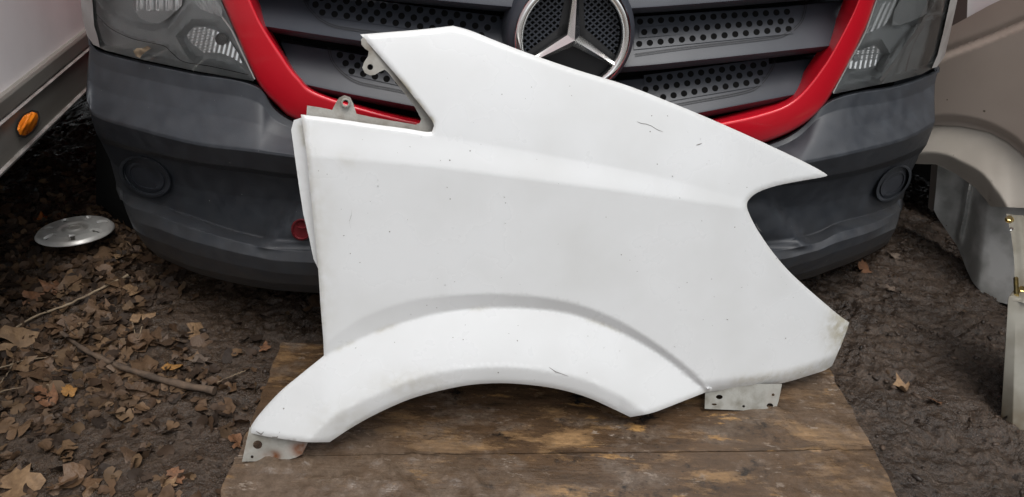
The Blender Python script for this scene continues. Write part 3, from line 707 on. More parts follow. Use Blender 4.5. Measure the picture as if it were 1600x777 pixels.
# --- red grille frame
FO = [(318, -70), (347, 0), (366, 45), (400, 122), (432, 162), (474, 190), (620, 226), (800, 254), (1000, 254), (1130, 236), (1206, 218), (1264, 187), (1303, 140), (1350, 50), (1368, 0), (1392, -70)]
FI = [(360, -70), (391, 0), (410, 40), (440, 86), (466, 121), (503, 149), (640, 189), (800, 216), (1000, 216), (1112, 195), (1190, 178), (1241, 156), (1286, 104), (1319, 47), (1341, 0), (1365, -70)]
FB = [(372, -70), (403, 0), (421, 42), (447, 88), (472, 122), (512, 149), (640, 182), (800, 208), (1000, 207), (1100, 188), (1175, 169), (1228, 149), (1263, 102), (1298, 47), (1318, 0), (1340, -70)]
FO, FI, FB = map(np.array, (FO, FI, FB))
mixp = lambda a, b, f: a * (1 - f) + b * f
vs, fs, _ = loft([FO + (FO - FI) * .03, FO, mixp(FO, FI, .04), mixp(FO, FI, .12), mixp(FO, FI, .5), mixp(FO, FI, .88), mixp(FO, FI, .96), FI, mixp(FI, FB, .12), FB], [-.02, .008, .014, .018, .022, .025, .0245, .021, .012, -.05], 130, V)
obj('grille_frame', vs, face_camera(vs, fs), 'red_paint', van, 180)

# --- slats with perforated inlays
SL = [  # top row, bottom row
 ([(372, -85), (563, -62), (800, -45), (898, -40), (986, -44), (1100, -52), (1335, -75)], [(378, -38), (563, -12), (800, 11), (898, 17), (986, 13), (1100, 5), (1326, -14)]),
 ([(397, -10), (563, 12), (800, 32), (898, 38), (986, 31), (1100, 22), (1320, 2)], [(413, 41), (563, 64), (800, 98), (898, 107), (986, 104), (1100, 93), (1302, 71)]),
 ([(438, 66), (563, 86), (800, 122), (898, 130), (986, 125), (1100, 113), (1284, 90)], [(467, 130), (563, 150), (800, 194), (898, 203), (986, 196), (1100, 175), (1256, 145)]),
]
OT, OBt = -.075, -.012
def slat_off(k, p):
    T = crom(SL[k][0], 200); B = crom(SL[k][1], 200)
    yt = np.interp(p[:, 0], T[:, 0], T[:, 1]); yb = np.interp(p[:, 0], B[:, 0], B[:, 1])
    f = np.clip((p[:, 1] - yt) / (yb - yt), -.2, 1); return OT + (OBt - OT) * f
perf = {1: [[((483.5, -5.5), (19.2, 2.4), 16), ((493, 7.3), (19.2, 2.56), 15), ((503.7, 19.5), (19.1, 2.75), 14)],
            [((1000, 34), (16.4, -1.1), 15), ((1006.6, 50.4), (16.4, -1.28), 15), ((998.7, 68.8), (16.68, -1.68), 15)]],
        2: [[((531, 86), (18.5, 3.4), 7), ((540, 99), (18.5, 3.6), 7), ((549.5, 111.5), (18.2, 4.0), 7)],
            [((1014, 124.6), (16.3, -2.2), 12), ((1008.6, 140), (16.3, -2.4), 12), ((1020, 154.7), (16.25, -2.76), 11)]]}
outl = {1: [[(474, -14), (481, 6), (492, 20), (505, 31), (531, 41), (607, 52), (700, 68), (790, 82)], [(1258, -2), (1255, 20), (1247, 37), (1227, 52), (1197, 58.6), (1080, 72), (992, 84)]],
        2: [[(515, 72), (521, 94.5), (536.5, 113), (557.5, 126), (584, 132.5), (623, 140), (700, 158)], [(1211, 82), (1209, 92), (1204, 107), (1187, 130), (1164, 142), (1080, 158), (1000, 172)]]}
for k, (T, B) in enumerate(SL):
    T = np.array(T, float); B = np.array(B, float); U = B + [0, 8]
    rows = [T + [0, -6], T, mixp(T, B, .33), mixp(T, B, .66), mixp(T, B, .95), B, mixp(B, U, .4), U, U + [0, 1]]
    offs = [OT - .05, OT, OT + (OBt - OT) * .33, OT + (OBt - OT) * .66, OT + (OBt - OT) * .95, OBt + .001, OBt - .004, OBt - .022, OBt - .075]
    vs, fs, _ = loft(rows, offs, 140, V)
    slat = obj('grille_slat', vs, face_camera(vs, fs), 'slat_plastic', van, 40)
    if k not in perf: continue
    for side in (0, 1):
        hv, hf_, bv, bf_ = [], [], [], []
        rws = perf[k][side]
        e2 = np.array([0, 12.2 if side == 0 else 16.0])
        for (s, e1, cnt) in rws:
            s = np.array(s); e1 = np.array(e1)
            for i in range(cnt):
                c = s + e1 * i; hx = e1 / 2; hy = e2 / 2
                nn = 12; th = np.linspace(0, 2 * math.pi, nn, endpoint=False) + math.pi / 12
                rad = 5.3 if side == 0 else 5.0
                circ = c + np.c_[rad * np.cos(th), rad * np.sin(th)]
                kx = np.cos(th); ky = np.sin(th); mxx = np.maximum(np.abs(kx), np.abs(ky))
                sq = c + (kx / mxx)[:, None] * hx + (ky / mxx)[:, None] * hy
                b0 = len(hv)
                P = np.vstack([sq, circ, circ])
                o = np.r_[slat_off(k, sq) + .0022, slat_off(k, circ) + .0022, slat_off(k, circ) - .0012]
                hv += list(np.c_[P, o])
                for j in range(nn):
                    j2 = (j + 1) % nn
                    hf_ += [(b0 + j, b0 + j2, b0 + nn + j2, b0 + nn + j), (b0 + nn + j, b0 + nn + j2, b0 + 2 * nn + j2, b0 + 2 * nn + j)]
                b1 = len(bv); cc = c + np.c_[(rad + .6) * np.cos(th), (rad + .6) * np.sin(th)]
                bv += list(np.c_[cc, slat_off(k, cc) + .0011]); bf_.append(tuple(range(b1, b1 + nn)))
        hv = np.array(hv); v = V(hv[:, :2], hv[:, 2])
        inlay = obj('perforated_inlay', v, face_camera(v, hf_), 'slat_plastic', slat, 40)
        bv = np.array(bv); v = V(bv[:, :2], bv[:, 2])
        obj('hole_shade', v, face_camera(v, bf_), 'void', slat)  # black discs put in as the shade inside the holes
        q = crom(outl[k][side], 60)
        for dd, nm in ((0, 'groove'), (3.0, 'groove')):
            t = np.gradient(q, axis=0); nrm = np.c_[-t[:, 1], t[:, 0]] / np.hypot(*t.T)[:, None]
            sg = 1 if (nrm[30, 1] > 0) else -1
            qa = q + sg * nrm * (dd); qb = q + sg * nrm * (dd + .9)
            v = np.vstack([V(qa, slat_off(k, qa) + .0022), V(qb, slat_off(k, qb) + .0022)])
            obj(nm, v, face_camera(v, [(i, i + 1, 61 + i, 60 + i) for i in range(59)]), 'black_plastic', slat)

# --- star badge
SC = V((896, 61), .022)[0]; SN = -EB.copy(); SX = EU.copy(); SZ = np.array([0, 0, 1.0])
tilt = R(3); SN2 = SN * math.cos(tilt) + SZ * math.sin(tilt); SZ2 = SZ * math.cos(tilt) - SN * math.sin(tilt)
def bp_(x, z, n): x, z, n = np.broadcast_arrays(np.asarray(x, float), np.asarray(z, float), np.asarray(n, float)); return SC + x[..., None] * SX + z[..., None] * SZ2 + n[..., None] * SN2
RB = .1015
def lathe_b(name, prof, m, parent, n=72, cap=False):
    a = np.linspace(0, 2 * math.pi, n, endpoint=False)
    vs = np.vstack([bp_(r * np.cos(a), r * np.sin(a), h) for r, h in prof]); k = len(prof)
    fs = [(r * n + i, r * n + (i + 1) % n, (r + 1) * n + (i + 1) % n, (r + 1) * n + i) for r in range(k - 1) for i in range(n)]
    if cap: fs.append(tuple(range((k - 1) * n, k * n)))
    return obj(name, vs, face_camera(vs, fs, CAM), m, parent, 45)
badge = lathe_b('star_badge', [(RB + .020, -.075), (RB + .017, -.030), (RB + .012, -.016), (RB + .004, -.012), (RB - .004, -.016), (RB - .006, -.030), (0.0001, -.030)], 'slat_plastic', van)
a = np.linspace(0, 2 * math.pi, 96, endpoint=False); tm = np.linspace(0, 2 * math.pi, 14, endpoint=False)
vs = np.vstack([bp_((RB - .004 + .0085 * np.cos(t)) * np.cos(a), (RB - .004 + .0085 * np.cos(t)) * np.sin(a), -.008 + .010 * np.sin(t)) for t in tm])
obj('ring', vs, [(r * 96 + i, r * 96 + (i + 1) % 96, ((r + 1) % 14) * 96 + (i + 1) % 96, ((r + 1) % 14) * 96 + i) for r in range(14) for i in range(96)], 'chrome', badge, 180)
vs, fs = [], []
for k in range(3):
    th = math.pi / 2 + k * 2 * math.pi / 3; d = np.array([math.cos(th), math.sin(th)]); s = np.array([-d[1], d[0]])
    L_ = RB - .008
    P = [(0, 0, .0125), (L_, 0, -.001), (L_, .0032, -.006), (.0065, .0112, -.001), (L_, -.0032, -.006), (.0065, -.0112, -.001), (.0065, .0112, -.016), (L_, .0032, -.016), (.0065, -.0112, -.016), (L_, -.0032, -.016)]
    b0 = len(vs); vs += [bp_(*(d * l + s * w_), h) for l, w_, h in P]
    fs += [tuple(b0 + i for i in q) for q in ((0, 1, 2, 3), (0, 5, 4, 1), (3, 2, 7, 6), (5, 8, 9, 4))]
obj('star', np.array(vs), face_camera(vs, fs), 'chrome', badge, 5)
vs, fs = [], []
for sgn in (1, -1):
    for q in np.arange(-.20, .20, .0118):
        c = q / math.sqrt(2); r_ = RB - .013
        if abs(c) >= r_: continue
        l = math.sqrt(r_ ** 2 - c ** 2)
        d = np.array([math.cos(R(40) * sgn), math.sin(R(40) * sgn)]); s = np.array([-d[1], d[0]])
        b0 = len(vs)
        for n0 in (-.0285, -.0235):
            for e, f in ((-l, -.0011), (l, -.0011), (l, .0011), (-l, .0011)):
                x = d * e + s * (c + f); vs.append(bp_(x[0], x[1], n0))
        fs += [tuple(b0 + i for i in f) for f in box_pts(None)]
obj('mesh_grid', np.array(vs), fs, 'slat_plastic', badge, 20)
vs, fs = [], []                                  # dark carrier under the star arms, plus a plate painting the lower shadow
for k in range(3):
    th = math.pi / 2 + k * 2 * math.pi / 3; d = np.array([math.cos(th), math.sin(th)]); s = np.array([-d[1], d[0]]); b0 = len(vs); L_ = RB - .010
    vs += [bp_(*(d * l + s * w_), -.0225) for l, w_ in ((0, .026), (L_, .013), (L_, -.013), (0, -.026))]; fs.append((b0, b0 + 1, b0 + 2, b0 + 3))
b0 = len(vs); sa = np.linspace(R(-150), R(-30), 24); vs += [bp_(0, 0, -.0222)] + [bp_((RB - .010) * math.cos(t), (RB - .010) * math.sin(t), -.0222) for t in sa]; fs += [(b0, b0 + 1 + i, b0 + 2 + i) for i in range(23)]  # black sector stands in for the shadow over the lower lattice
obj('star_carrier_shade', np.array(vs), face_camera(vs, fs), 'black_plastic', badge)
lathe_b('badge_floor', [(RB - .008, -.0288), (.0001, -.0288)], 'void', badge)

# --- headlights
def headlight(lens, hous_off, parts, rim, label):
    def hh(p): 
        d = pdist(p, lens, True); o = hous_off - .0 * d
        for kind, poly, dep in parts['recess']:
            ins = inpoly(p, poly); dd = pdist(p, poly, True); o = o - np.where(ins, dep * np.clip(dd / 10, 0, 1), 0)
        for pth, wd, hgt in parts['ridge']:
            o = o + hgt * np.clip(1 - pdist(p, pth) / wd, 0, 1)
        return o + np.where(d < 10, (.030) * (1 - d / 10), 0)
    h = sheet('headlight', lens, V, hh, 'lamp_grey', van, 4.5, back=.02, label=label, smooth_deg=40)
    for nm, poly, off, fn in parts['mirror']:
        sheet(nm, poly, V, lambda p, off=off, fn=fn: off + fn(p), 'reflector', h, 1.25, back=.008, smooth_deg=180, bstep=2.5)
    for c, r, off in parts['bulb']:
        vs = np.vstack([V(ell(c, r * q, r * q, 0, 20), off + z) for q, z in ((1.0, 0), (1.0, .012), (.9, .016), (.6, .019), (.25, .020))]); n = 20
        fs = [(k * n + i, k * n + (i + 1) % n, (k + 1) * n + (i + 1) % n, (k + 1) * n + i) for k in range(4) for i in range(n)] + [tuple(range(80, 100))]
        obj('bulb', vs, face_camera(vs, fs), parts.get('bulbm', 'hub_dark'), h, 50)
    ll = sheet('lens', lens, V, lambda p: .004 + .006 * np.clip(pdist(p, lens, True) / 30, 0, 1), 'lamp_lens', h, 7, back=.012, smooth_deg=180)
    if rim: sheet('rim', rim, V, lambda p: .013, 'lamp_rim', h, 2.4, back=.01)
    return h
rib = lambda f, a, ang: (lambda p: a * np.sin((p[:, 0] * math.cos(ang) + p[:, 1] * math.sin(ang)) * f))
bowl = lambda c, r, dpt: (lambda p: -dpt * np.clip(1 - (np.hypot(p[:, 0] - c[0], p[:, 1] - c[1]) / r) ** 2, 0, 1))
lowL = [(292, 56), (297, 48), (304, 42), (322, 42.6), (338, 48), (356.6, 60), (371, 81.6), (380, 101.5), (364, 90.6), (344, 83), (318.5, 82.5), (306, 72.5), (297, 65)]
lensL = [(128, -70), (128, 0), (131, 30), (138, 56), (148, 71), (165, 79), (220, 93), (300, 110), (396, 127), (398, 122), (365, 46), (345, 0), (316, -70)]
headlight(lensL, -.030, {
    'recess': [('b', [(150, -70), (150, 0), (175, 28), (205, 42), (240, 50), (262, 44), (290, 10), (300, -30), (300, -70)], .02),
               ('l', [(275, 56), (300, 30), (345, 32), (392, 116), (330, 103), (302, 98), (285, 80)], .026)],
    'ridge': [([(150, 30), (200, 55), (240, 66), (262, 74), (270, 84)], 5, .008), ([(262, 46), (292, 8)], 9, .008)],
    'mirror': [('reflector', [(208, 11), (217, 27), (231, 35), (248, 37), (262, 29), (284, 9), (286, -40), (205, -40)], -.014, lambda p: bowl((246, -8), 52, .014)(p) + .0004 * (p[:, 1] - 20) + .003 * np.sin(p[:, 0] * .42) * (p[:, 1] < 16)),
               ('ribbed_reflector', lowL, -.020, lambda p: .0005 * (p[:, 1] - 80) + rib(.85, .0011, .22)(p) + rib(.75, .0008, 1.45)(p) * smooth(345, 320, p[:, 0])),
               ('side_reflector', [(300, -2), (311, 13), (326, 20), (347.5, 27), (346, 0), (330, -50), (290, -50)], -.014, lambda p: .0005 * (p[:, 1] - 10) + rib(.9, .0011, -.42)(p))],
    'bulb': [((346, 61), 10, -.034), ((262, -6), 13, -.06)]}, [(125, -70), (126, 0), (129, 30), (136, 56), (146, 70), (156, 74), (153, 60), (147, 40), (144, 0), (143, -70)],
    'grey headlight with ribbed lamp on the trailer side')
lensR = [(1394, -70), (1369, 0), (1351, 50), (1301, 144), (1302, 147), (1400, 127), (1440, 116), (1463, 104), (1474, 88), (1483, 50), (1494, 0), (1506, -70)]
lowR = [(1320, 107), (1337, 80), (1365.6, 71), (1373, 76), (1376, 82), (1373, 92), (1367.6, 103), (1347, 108)]
headlight(lensR, -.030, {
    'recess': [('b', [(1392, 45), (1396, -60), (1465, -60), (1462, 20), (1425, 42)], .02), ('l', [(1310, 128), (1342, 66), (1378, 62), (1392, 85), (1376, 116), (1350, 122)], .026)],
    'ridge': [([(1378, 128), (1420, 70), (1440, 40), (1462, 0)], 5, .010), ([(1430, 40), (1490, 18)], 4, .008)],
    'mirror': [('ribbed_reflector', [(1367, -2), (1345, 55.6), (1363.5, 49), (1382, 40), (1391, 27), (1402, 0), (1420, -60), (1392, -60)], -.016, lambda p: .0004 * (p[:, 1] - 40) + rib(.9, .0011, .42)(p)),
               ('reflector', [(1394, 39), (1397, 18.5), (1406, 0), (1420, -50), (1465, -50), (1450, 0), (1448, 22.6), (1421, 34), (1406, 40)], -.016, lambda p: .0005 * (p[:, 1] - 20) + bowl((1428, -6), 50, .012)(p)),
               ('lower_reflector', lowR, -.014, lambda p: .0005 * (p[:, 1] - 95) + rib(.85, .0011, .2)(p) + rib(.8, .0009, 1.5)(p) * smooth(98, 84, p[:, 1]))],
    'bulb': [((1337, 92), 6, -.030), ((1436, 9), 8, -.06)], 'bulbm': 'lamp_grey'}, [(1496, -70), (1485, 0), (1474, 50), (1465, 86), (1460, 98), (1456, 107), (1464, 105), (1476, 88), (1485, 50), (1496, 0), (1508, -70)],
    'clear headlight with pale rim beside the beige van')

def vstrip(name, pts, off, wd, m, parent):
    q = crom(pts, 50); t = np.gradient(q, axis=0); nrm = np.c_[-t[:, 1], t[:, 0]] / np.hypot(*t.T)[:, None]
    v = np.vstack([V(q - nrm * wd / 2, off), V(q + nrm * wd / 2, off)]); obj(name, v, face_camera(v, [(i, i + 1, 51 + i, 50 + i) for i in range(49)]), m, parent)
hlL = [o for o in van.children if o.name.startswith('headlight')]
vstrip('seam', [(150, 22), (172, 44), (205, 60), (240, 68), (258, 73), (270, 84), (288, 97), (330, 104), (388, 117)], -.016, 1.3, 'black_plastic', hlL[0])
vstrip('edge_bead', [(347, 27), (362, 48), (378, 82), (398, 124)], .014, 2.0, 'lamp_rim', hlL[0])
vstrip('edge_bead', [(1370, 0), (1352, 51), (1327, 98), (1302, 145)], .014, 1.8, 'lamp_rim', hlL[1])
vstrip('lamp_ridge', [(1376, 126), (1396, 100), (1418, 68), (1436, 46), (1448, 24)], -.004, 5.0, 'lamp_rim', hlL[1])
vstrip('lamp_ridge', [(1415, 112), (1421, 88), (1432, 60), (1444, 40)], -.004, 2.5, 'lamp_rim', hlL[1])
vstrip('lamp_ridge', [(1444, 28), (1462, 21), (1484, 14)], -.004, 3.0, 'lamp_rim', hlL[1])
sheet('dried_mud', [(208, 80), (214, 75), (222, 76), (230, 72), (236, 76), (228, 81), (222, 86), (219, 91), (212, 88)], V, lambda p: .013 + .004 * vnoise(p[:, 0] / 3, p[:, 1] / 3, 2), 'dry_stem', van, 2.5, back=.006)

# ================================================================== LEFT: WHITE BOX TRAILER
TA = G((0, 264), .40)[0]; TB = G((135, 135), .40)[0]
td = TB - TA; td /= np.linalg.norm(td); tn = np.array([td[1], -td[0], 0]);
if tn[0] < 0: tn = -tn
def T3(s, n, z): return TA + td * s + tn * n + np.array([0, 0, z - .40])
def TW(p, off=0.0): return on_plane(p, TA, tn, off)
trailer = empty('box_trailer', T3(1.0, -.5, 0), 'white box trailer side with grey metal skirt rail at the left edge', 'trailer')
def extrude(name, prof, m, s0, s1, parent, ns=1, bevel=None):
    n = len(prof); vs = np.array([T3(s0 + (s1 - s0) * j / ns, a, z) for j in range(ns + 1) for a, z in prof])
    fs = [(j * n + i, j * n + (i + 1) % n, (j + 1) * n + (i + 1) % n, (j + 1) * n + i) for j in range(ns) for i in range(n)] + [tuple(range(n))[::-1], tuple(range(ns * n, ns * n + n))]
    me = bmesh.new(); vv = [me.verts.new(v) for v in vs]
    for f in fs: me.faces.new([vv[i] for i in f])
    bmesh.ops.recalc_face_normals(me, faces=me.faces); me.verts.index_update()
    fs = [[v.index for v in f.verts] for f in me.faces]; me.free()
    return obj(name, vs, fs, m, parent, 30, bevel=bevel)
extrude('wall_panel', [(0, 2.7), (0, .524), (-.04, .524), (-.04, 2.7)], 'trailer_white', -1.6, 4.2, trailer)
extrude('upper_rail', [(.010, .528), (.014, .522), (.014, .494), (.010, .490), (-.03, .490), (-.03, .528)], 'aluminium', -1.6, 4.2, trailer, bevel=.0015)
extrude('seam_trim', [(.013, .4895), (.018, .486), (.013, .482), (-.02, .482), (-.02, .4895)], 'aluminium_bright', -1.6, 4.2, trailer, bevel=.001)
extrude('lower_rail', [(.010, .4815), (.010, .408), (-.03, .408), (-.03, .4815)], 'aluminium', -1.6, 4.2, trailer)
extrude('edge_trim', [(.012, .4075), (.017, .404), (.015, .398), (-.03, .398), (-.03, .4075)], 'aluminium_bright', -1.6, 4.2, trailer, bevel=.001)
extrude('floor', [(-.05, .50), (-.05, .43), (-2.2, .43), (-2.2, .50)], 'void', -1.6, 4.2, trailer)
extrude('far_wall', [(-2.2, 2.7), (-2.2, .43), (-2.24, .43), (-2.24, 2.7)], 'trailer_white', -1.6, 4.2, trailer)
extrude('roof', [(.01, 2.74), (.01, 2.70), (-2.25, 2.70), (-2.25, 2.74)], 'trailer_white', -1.6, 4.2, trailer)
extrude('chassis_beam', [(-.5, .43), (-.5, .28), (-.58, .28), (-.58, .43)], 'void', -1.6, 4.2, trailer)
lamp_o = [(24, 202), (27, 190), (36, 178), (50, 172), (60, 174), (63, 184), (60, 196), (52, 208), (40, 216), (29, 214)]
lb_ = sheet('marker_lamp', lamp_o, TW, lambda p: .014, 'hub_dark', trailer, 5, back=.012, label='orange side marker lamp on the skirt rail')
sheet('lens', [(27, 202), (30, 191), (38, 180.5), (50, 175), (58, 177), (60, 185), (57, 195), (50, 205), (40, 212), (31, 211)], TW,
      lambda p: .016 + .014 * np.clip(pdist(p, [(32, 204), (56, 182)]) * -1 / 14 + 1, 0, 1) ** .6 + .0012 * np.sin(p[:, 0] * 1.6 + p[:, 1]), 'amber', lb_, 2.5, back=.004, smooth_deg=180)

# ================================================================== RIGHT: BEIGE VAN SIDE
WA = CAM + ray((1440, 200))[0] * 2.14; WB = CAM + ray((1600, 300))[0] * 1.93
wd = WB - WA; wd[2] = 0; wd /= np.linalg.norm(wd); wn = np.array([wd[1], -wd[0], 0])
if wn @ (CAM - WA) < 0: wn = -wn
def RWs(p, off=0.0): return on_plane(p, WA, wn, off)
bvan = empty('beige_van', np.r_[(WA + WB)[:2] / 2 - wn[:2] * .6, 0], 'beige van side with an empty front wheel arch at the right edge', 'van')
cre = [(1400, 108), (1482, 78), (1545, 54), (1600, 31), (1720, -18)]
crf = pl(cre)
arc0 = pl([(1380, 210), (1420, 190), (1461, 182), (1500, 182), (1540, 191), (1575, 208), (1600, 229), (1660, 300), (1760, 460)])
ftop = [(1400, 85), (1487, 41), (1507, 30), (1543, 10), (1564, 0), (1720, -76)]
def beige_h(p):
    x, y = p[:, 0], p[:, 1]; t = y - crf(x)
    h = -.010 - .00010 * np.maximum(-t, 0) - .007 * np.exp(-(np.minimum(t, 0) / 4.0) ** 2) * (t < 0) + np.where(t >= 0, -.007 + .024 * smooth(0, 14, t), 0) + .00004 * np.maximum(t, 0)
    return h - .016 * smooth(-2, 10, y - arc0(x))
arcB = [(1720, 395), (1660, 312), (1600, 243), (1575, 222), (1545, 206), (1500, 197), (1461, 196), (1420, 203)]
sheet('fender', ftop + [(1720, 395)] + arcB[1:] + [(1400, 215)], RWs, beige_h, 'beige_paint', bvan, 3.6, lines=[[(x, y + o) for x, y in cre] for o in (-8, -4, 0, 4, 9, 14)], back=.02, smooth_deg=60)
arc1 = pl([(1400, 206), (1420, 201), (1461, 195), (1500, 196), (1545, 205), (1575, 221), (1600, 242), (1660, 311), (1720, 395)])
lipc = pl([(1400, 246), (1446, 239), (1477, 242), (1502, 252.5), (1533, 269.5), (1554, 294), (1571, 319), (1600, 380), (1720, 600)])
opn = [(1400, 258), (1425, 256), (1462, 257), (1492.6, 271), (1523, 292.6), (1540, 312), (1548, 323)]
opf = pl(opn + [(1600, 420), (1720, 640)])
def flare_h(p):
    x, y = p[:, 0], p[:, 1]; a, b, c = arc1(x), lipc(x), opf(x)
    w1 = np.clip((y - a) / np.maximum(b - a, 1), 0, 1); w2 = np.clip((y - b) / np.maximum(c - b, 1), 0, 1)
    return np.where(y < b, -.012 + .040 * w1 ** .8, .028 - .030 * w2)
sheet('arch_flare', opn + [(1600, 325), (1680, 327), (1680, 339), (1660, 311), (1600, 242), (1575, 221), (1545, 205), (1500, 196), (1461, 195), (1400, 206)], RWs, flare_h, 'beige_flare', bvan, 3.2, back=.02, smooth_deg=60)
inner = sheet('wheel_housing', [(1466, 250), (1462, 300), (1459, 328), (1465, 340), (1480, 362), (1494, 382), (1503, 402), (1510, 421), (1519, 440), (1531, 455), (1545, 466), (1560, 472), (1580, 477), (1660, 490), (1660, 320), (1540, 300), (1523, 280), (1500, 262)], RWs,
      lambda p: -.11 + .075 * smooth(1500, 1545, p[:, 0] + (p[:, 1] - 330) * .12) + .030 * np.exp(-((p[:, 0] - np.interp(p[:, 1], [280, 330, 370], [1515, 1507, 1499])) / 4.5) ** 2) * smooth(390, 360, p[:, 1]), 'inner_metal', bvan, 2.6, back=.03, smooth_deg=60)
sheet('housing_edge', [(1468, 255), (1455, 258), (1452, 300), (1450, 325), (1458, 332), (1464, 300)], RWs, dn(-.17), 'pillar_brown', bvan, 6, back=.01)
sheet('pillar', [(1484, -60), (1487, 60), (1510, 50), (1514, -60)], RWs, dn(-.03), 'pillar_brown', bvan, 10, back=.03)
sheet('gap', [(1440, -60), (1440, 90), (1493, 60), (1497, -60)], RWs, dn(-.06), 'void', bvan, 14, back=.01)
sheet('door_panel', [(1506, -60), (1506, 45), (1600, 0), (1700, -50), (1700, -60)], RWs, dn(-.045), 'trailer_white', bvan, 12, back=.02)
q = np.array([RWs([(1400, 200)], -.25)[0] - wd * .3, RWs([(1600, 200)], -.25)[0] + wd * 2.4])
P8 = []
for z in (.10, 2.2):
    for a_, n0 in ((q[0], 0), (q[1], 0), (q[1], -1.6), (q[0], -1.6)):
        v = a_ + wn * n0; P8.append([v[0], v[1], z])
obj('body_core', np.array(P8), box_pts(P8), 'void', bvan)

# loose silver sill piece with bracket strip
sb0 = G([(1564, 648), (1582, 662), (1700, 706)], -.01)
sill = empty('sill_piece', sb0[1], 'silver grey metal sill piece with two brass bolts standing in mud below the wheel arch', 'car part')
tp0 = CAM + ray([(1575, 464), (1588, 468), (1700, 486)]) * 1.60
bk = np.array([.55, .60, 0]); bk /= np.linalg.norm(bk)
Pb = np.array([sb0[0], sb0[1], sb0[2], sb0[2] + bk * .10, sb0[0] + bk * .05]); Pt = np.array([tp0[0], tp0[1], tp0[2], tp0[2] + bk * .10, tp0[0] + bk * .05])
def lev(f, sh):
    r = Pb * (1 - f) + Pt * f; c = r.mean(0); return c + (r - c) * sh
levs = [lev(-.10, .99)] + [lev(f, 1.0) for f in (0, .08, .16, .3, .5, .7, .85, .97)] + [lev(1.0, .985), lev(1.01, .93)]
n = 5; vs = np.vstack(levs); k = len(levs)
fs = [(r * n + i, r * n + (i + 1) % n, (r + 1) * n + (i + 1) % n, (r + 1) * n + i) for r in range(k - 1) for i in range(n)] + [tuple(range((k - 1) * n, k * n))]
me = bmesh.new(); vv = [me.verts.new(v) for v in vs]
for f in fs: me.faces.new([vv[i] for i in f])
bmesh.ops.recalc_face_normals(me, faces=me.faces); me.verts.index_update(); fs = [[v.index for v in f.verts] for f in me.faces]; me.free()
obj('sill_body', vs, fs, 'sill_metal', sill, 30, bevel=.005, attrs={'dirt': np.clip((.05 - vs[:, 2]) / .05, 0, 1)})
# strip from the box up to the flare
stl = [(1572, 334), (1576, 350), (1580, 367), (1583, 390), (1585, 413), (1585, 440), (1583, 470)]
dlo, dhi = 1.60, 1.80
def strip_surf(p, off=0.0):
    d = ray(p); t = np.interp(p[:, 1], [330, 470], [dhi, dlo]); return CAM + d * t[:, None] + np.broadcast_to(np.asarray(off, float), (len(d),))[:, None] * np.array([-.5, -.8, .3])
st = sheet('strip', stl + [(1640, 478), (1640, 420), (1622, 372), (1612, 338)], strip_surf, lambda p: .012 * np.exp(-((p[:, 0] - np.interp(p[:, 1], [334, 370, 420, 470], [1591, 1596, 1600, 1602])) / 7) ** 2), 'sill_metal', sill, 4, back=.006, attrs={'dirt': lambda p: p[:, 0] * 0 + .1})
def bolt(c, r, m, par):
    hexa = ell(c, r, r * .8, 10, 6); hexb = ell((c[0], c[1] - r * .35), r, r * .8, 10, 6); wash = ell((c[0], c[1] + r * .2), r * 1.35, r * .95, 0, 18)
    v = np.vstack([strip_surf(hexa, .002), strip_surf(hexb, .012), strip_surf(ell((c[0], c[1] - r * .35), r * .55, r * .45, 10, 6), .014)])
    f = [(i, (i + 1) % 6, 6 + (i + 1) % 6, 6 + i) for i in range(6)] + [(6 + i, 6 + (i + 1) % 6, 12 + (i + 1) % 6, 12 + i) for i in range(6)] + [tuple(range(12, 18))]
    b = obj('bolt', v, face_camera(v, f), m, par, 20)
    v = np.vstack([strip_surf(wash, .001), strip_surf(wash, .0035)]); f = [(i, (i + 1) % 18, 18 + (i + 1) % 18, 18 + i) for i in range(18)] + [tuple(range(18, 36))]
    obj('washer', v, face_camera(v, f), m, b, 20)
bolt((1577, 342), 5.5, 'zinc', sill); bolt((1597, 452), 6, 'zinc', sill); bolt((1580, 357), 3, 'chrome', sill)
tube('pin', strip_surf(np.array([(1587, 434), (1588, 460)]), .012), .005, 'zinc', sill)

# ================================================================== HUBCAP
hc = G((118, 362), .035)[0]
hub = empty('hubcap', (hc[0], hc[1], 0), 'dirty silver wheel hubcap lying tilted on leaves beside the trailer', 'hubcap')
hl = G([(56, 372), (181, 348)], .035); hr = np.linalg.norm(hl[1] - hl[0]) / 2 * 1.0
hx = np.array([.96, .28, .0]); hx /= np.linalg.norm(hx); hyv = np.array([-.28, .95, -.10]); hyv -= hx * (hyv @ hx); hyv /= np.linalg.norm(hyv); hn = np.cross(hx, hyv)
if hn[2] < 0: hn = -hn
def H3(x, y, n): x, y, n = np.broadcast_arrays(np.asarray(x, float), np.asarray(y, float), np.asarray(n, float)); return hc + x[..., None] * hx + y[..., None] * hyv + n[..., None] * hn
nr_, na = 40, 90
rr = np.linspace(.02, 1, nr_); aa = np.linspace(0, 2 * math.pi, na, endpoint=False); RRm, AA = np.meshgrid(rr, aa, indexing='ij')
prof_h = np.interp(rr, [0, .16, .2, .24, .34, .42, .7, .92, 1.0], [.013, .013, .015, .011, .009, .016, .018, .011, .0])
hh_ = prof_h[:, None] + 0 * AA
for k in range(7):
    a0 = k * 2 * math.pi / 7 + .35; da = (AA - a0 + math.pi) % (2 * math.pi) - math.pi
    m_ = (np.abs(RRm * da) < .062) & (RRm > .55) & (RRm < .86); hh_ = np.where(m_, hh_ - .016, hh_)
vs = H3(hr * RRm * np.cos(AA), hr * RRm * np.sin(AA), hh_ * (hr / .115)).reshape(-1, 3)
fs = [(r * na + i, r * na + (i + 1) % na, (r + 1) * na + (i + 1) % na, (r + 1) * na + i) for r in range(nr_ - 1) for i in range(na)] + [tuple(range(na))]
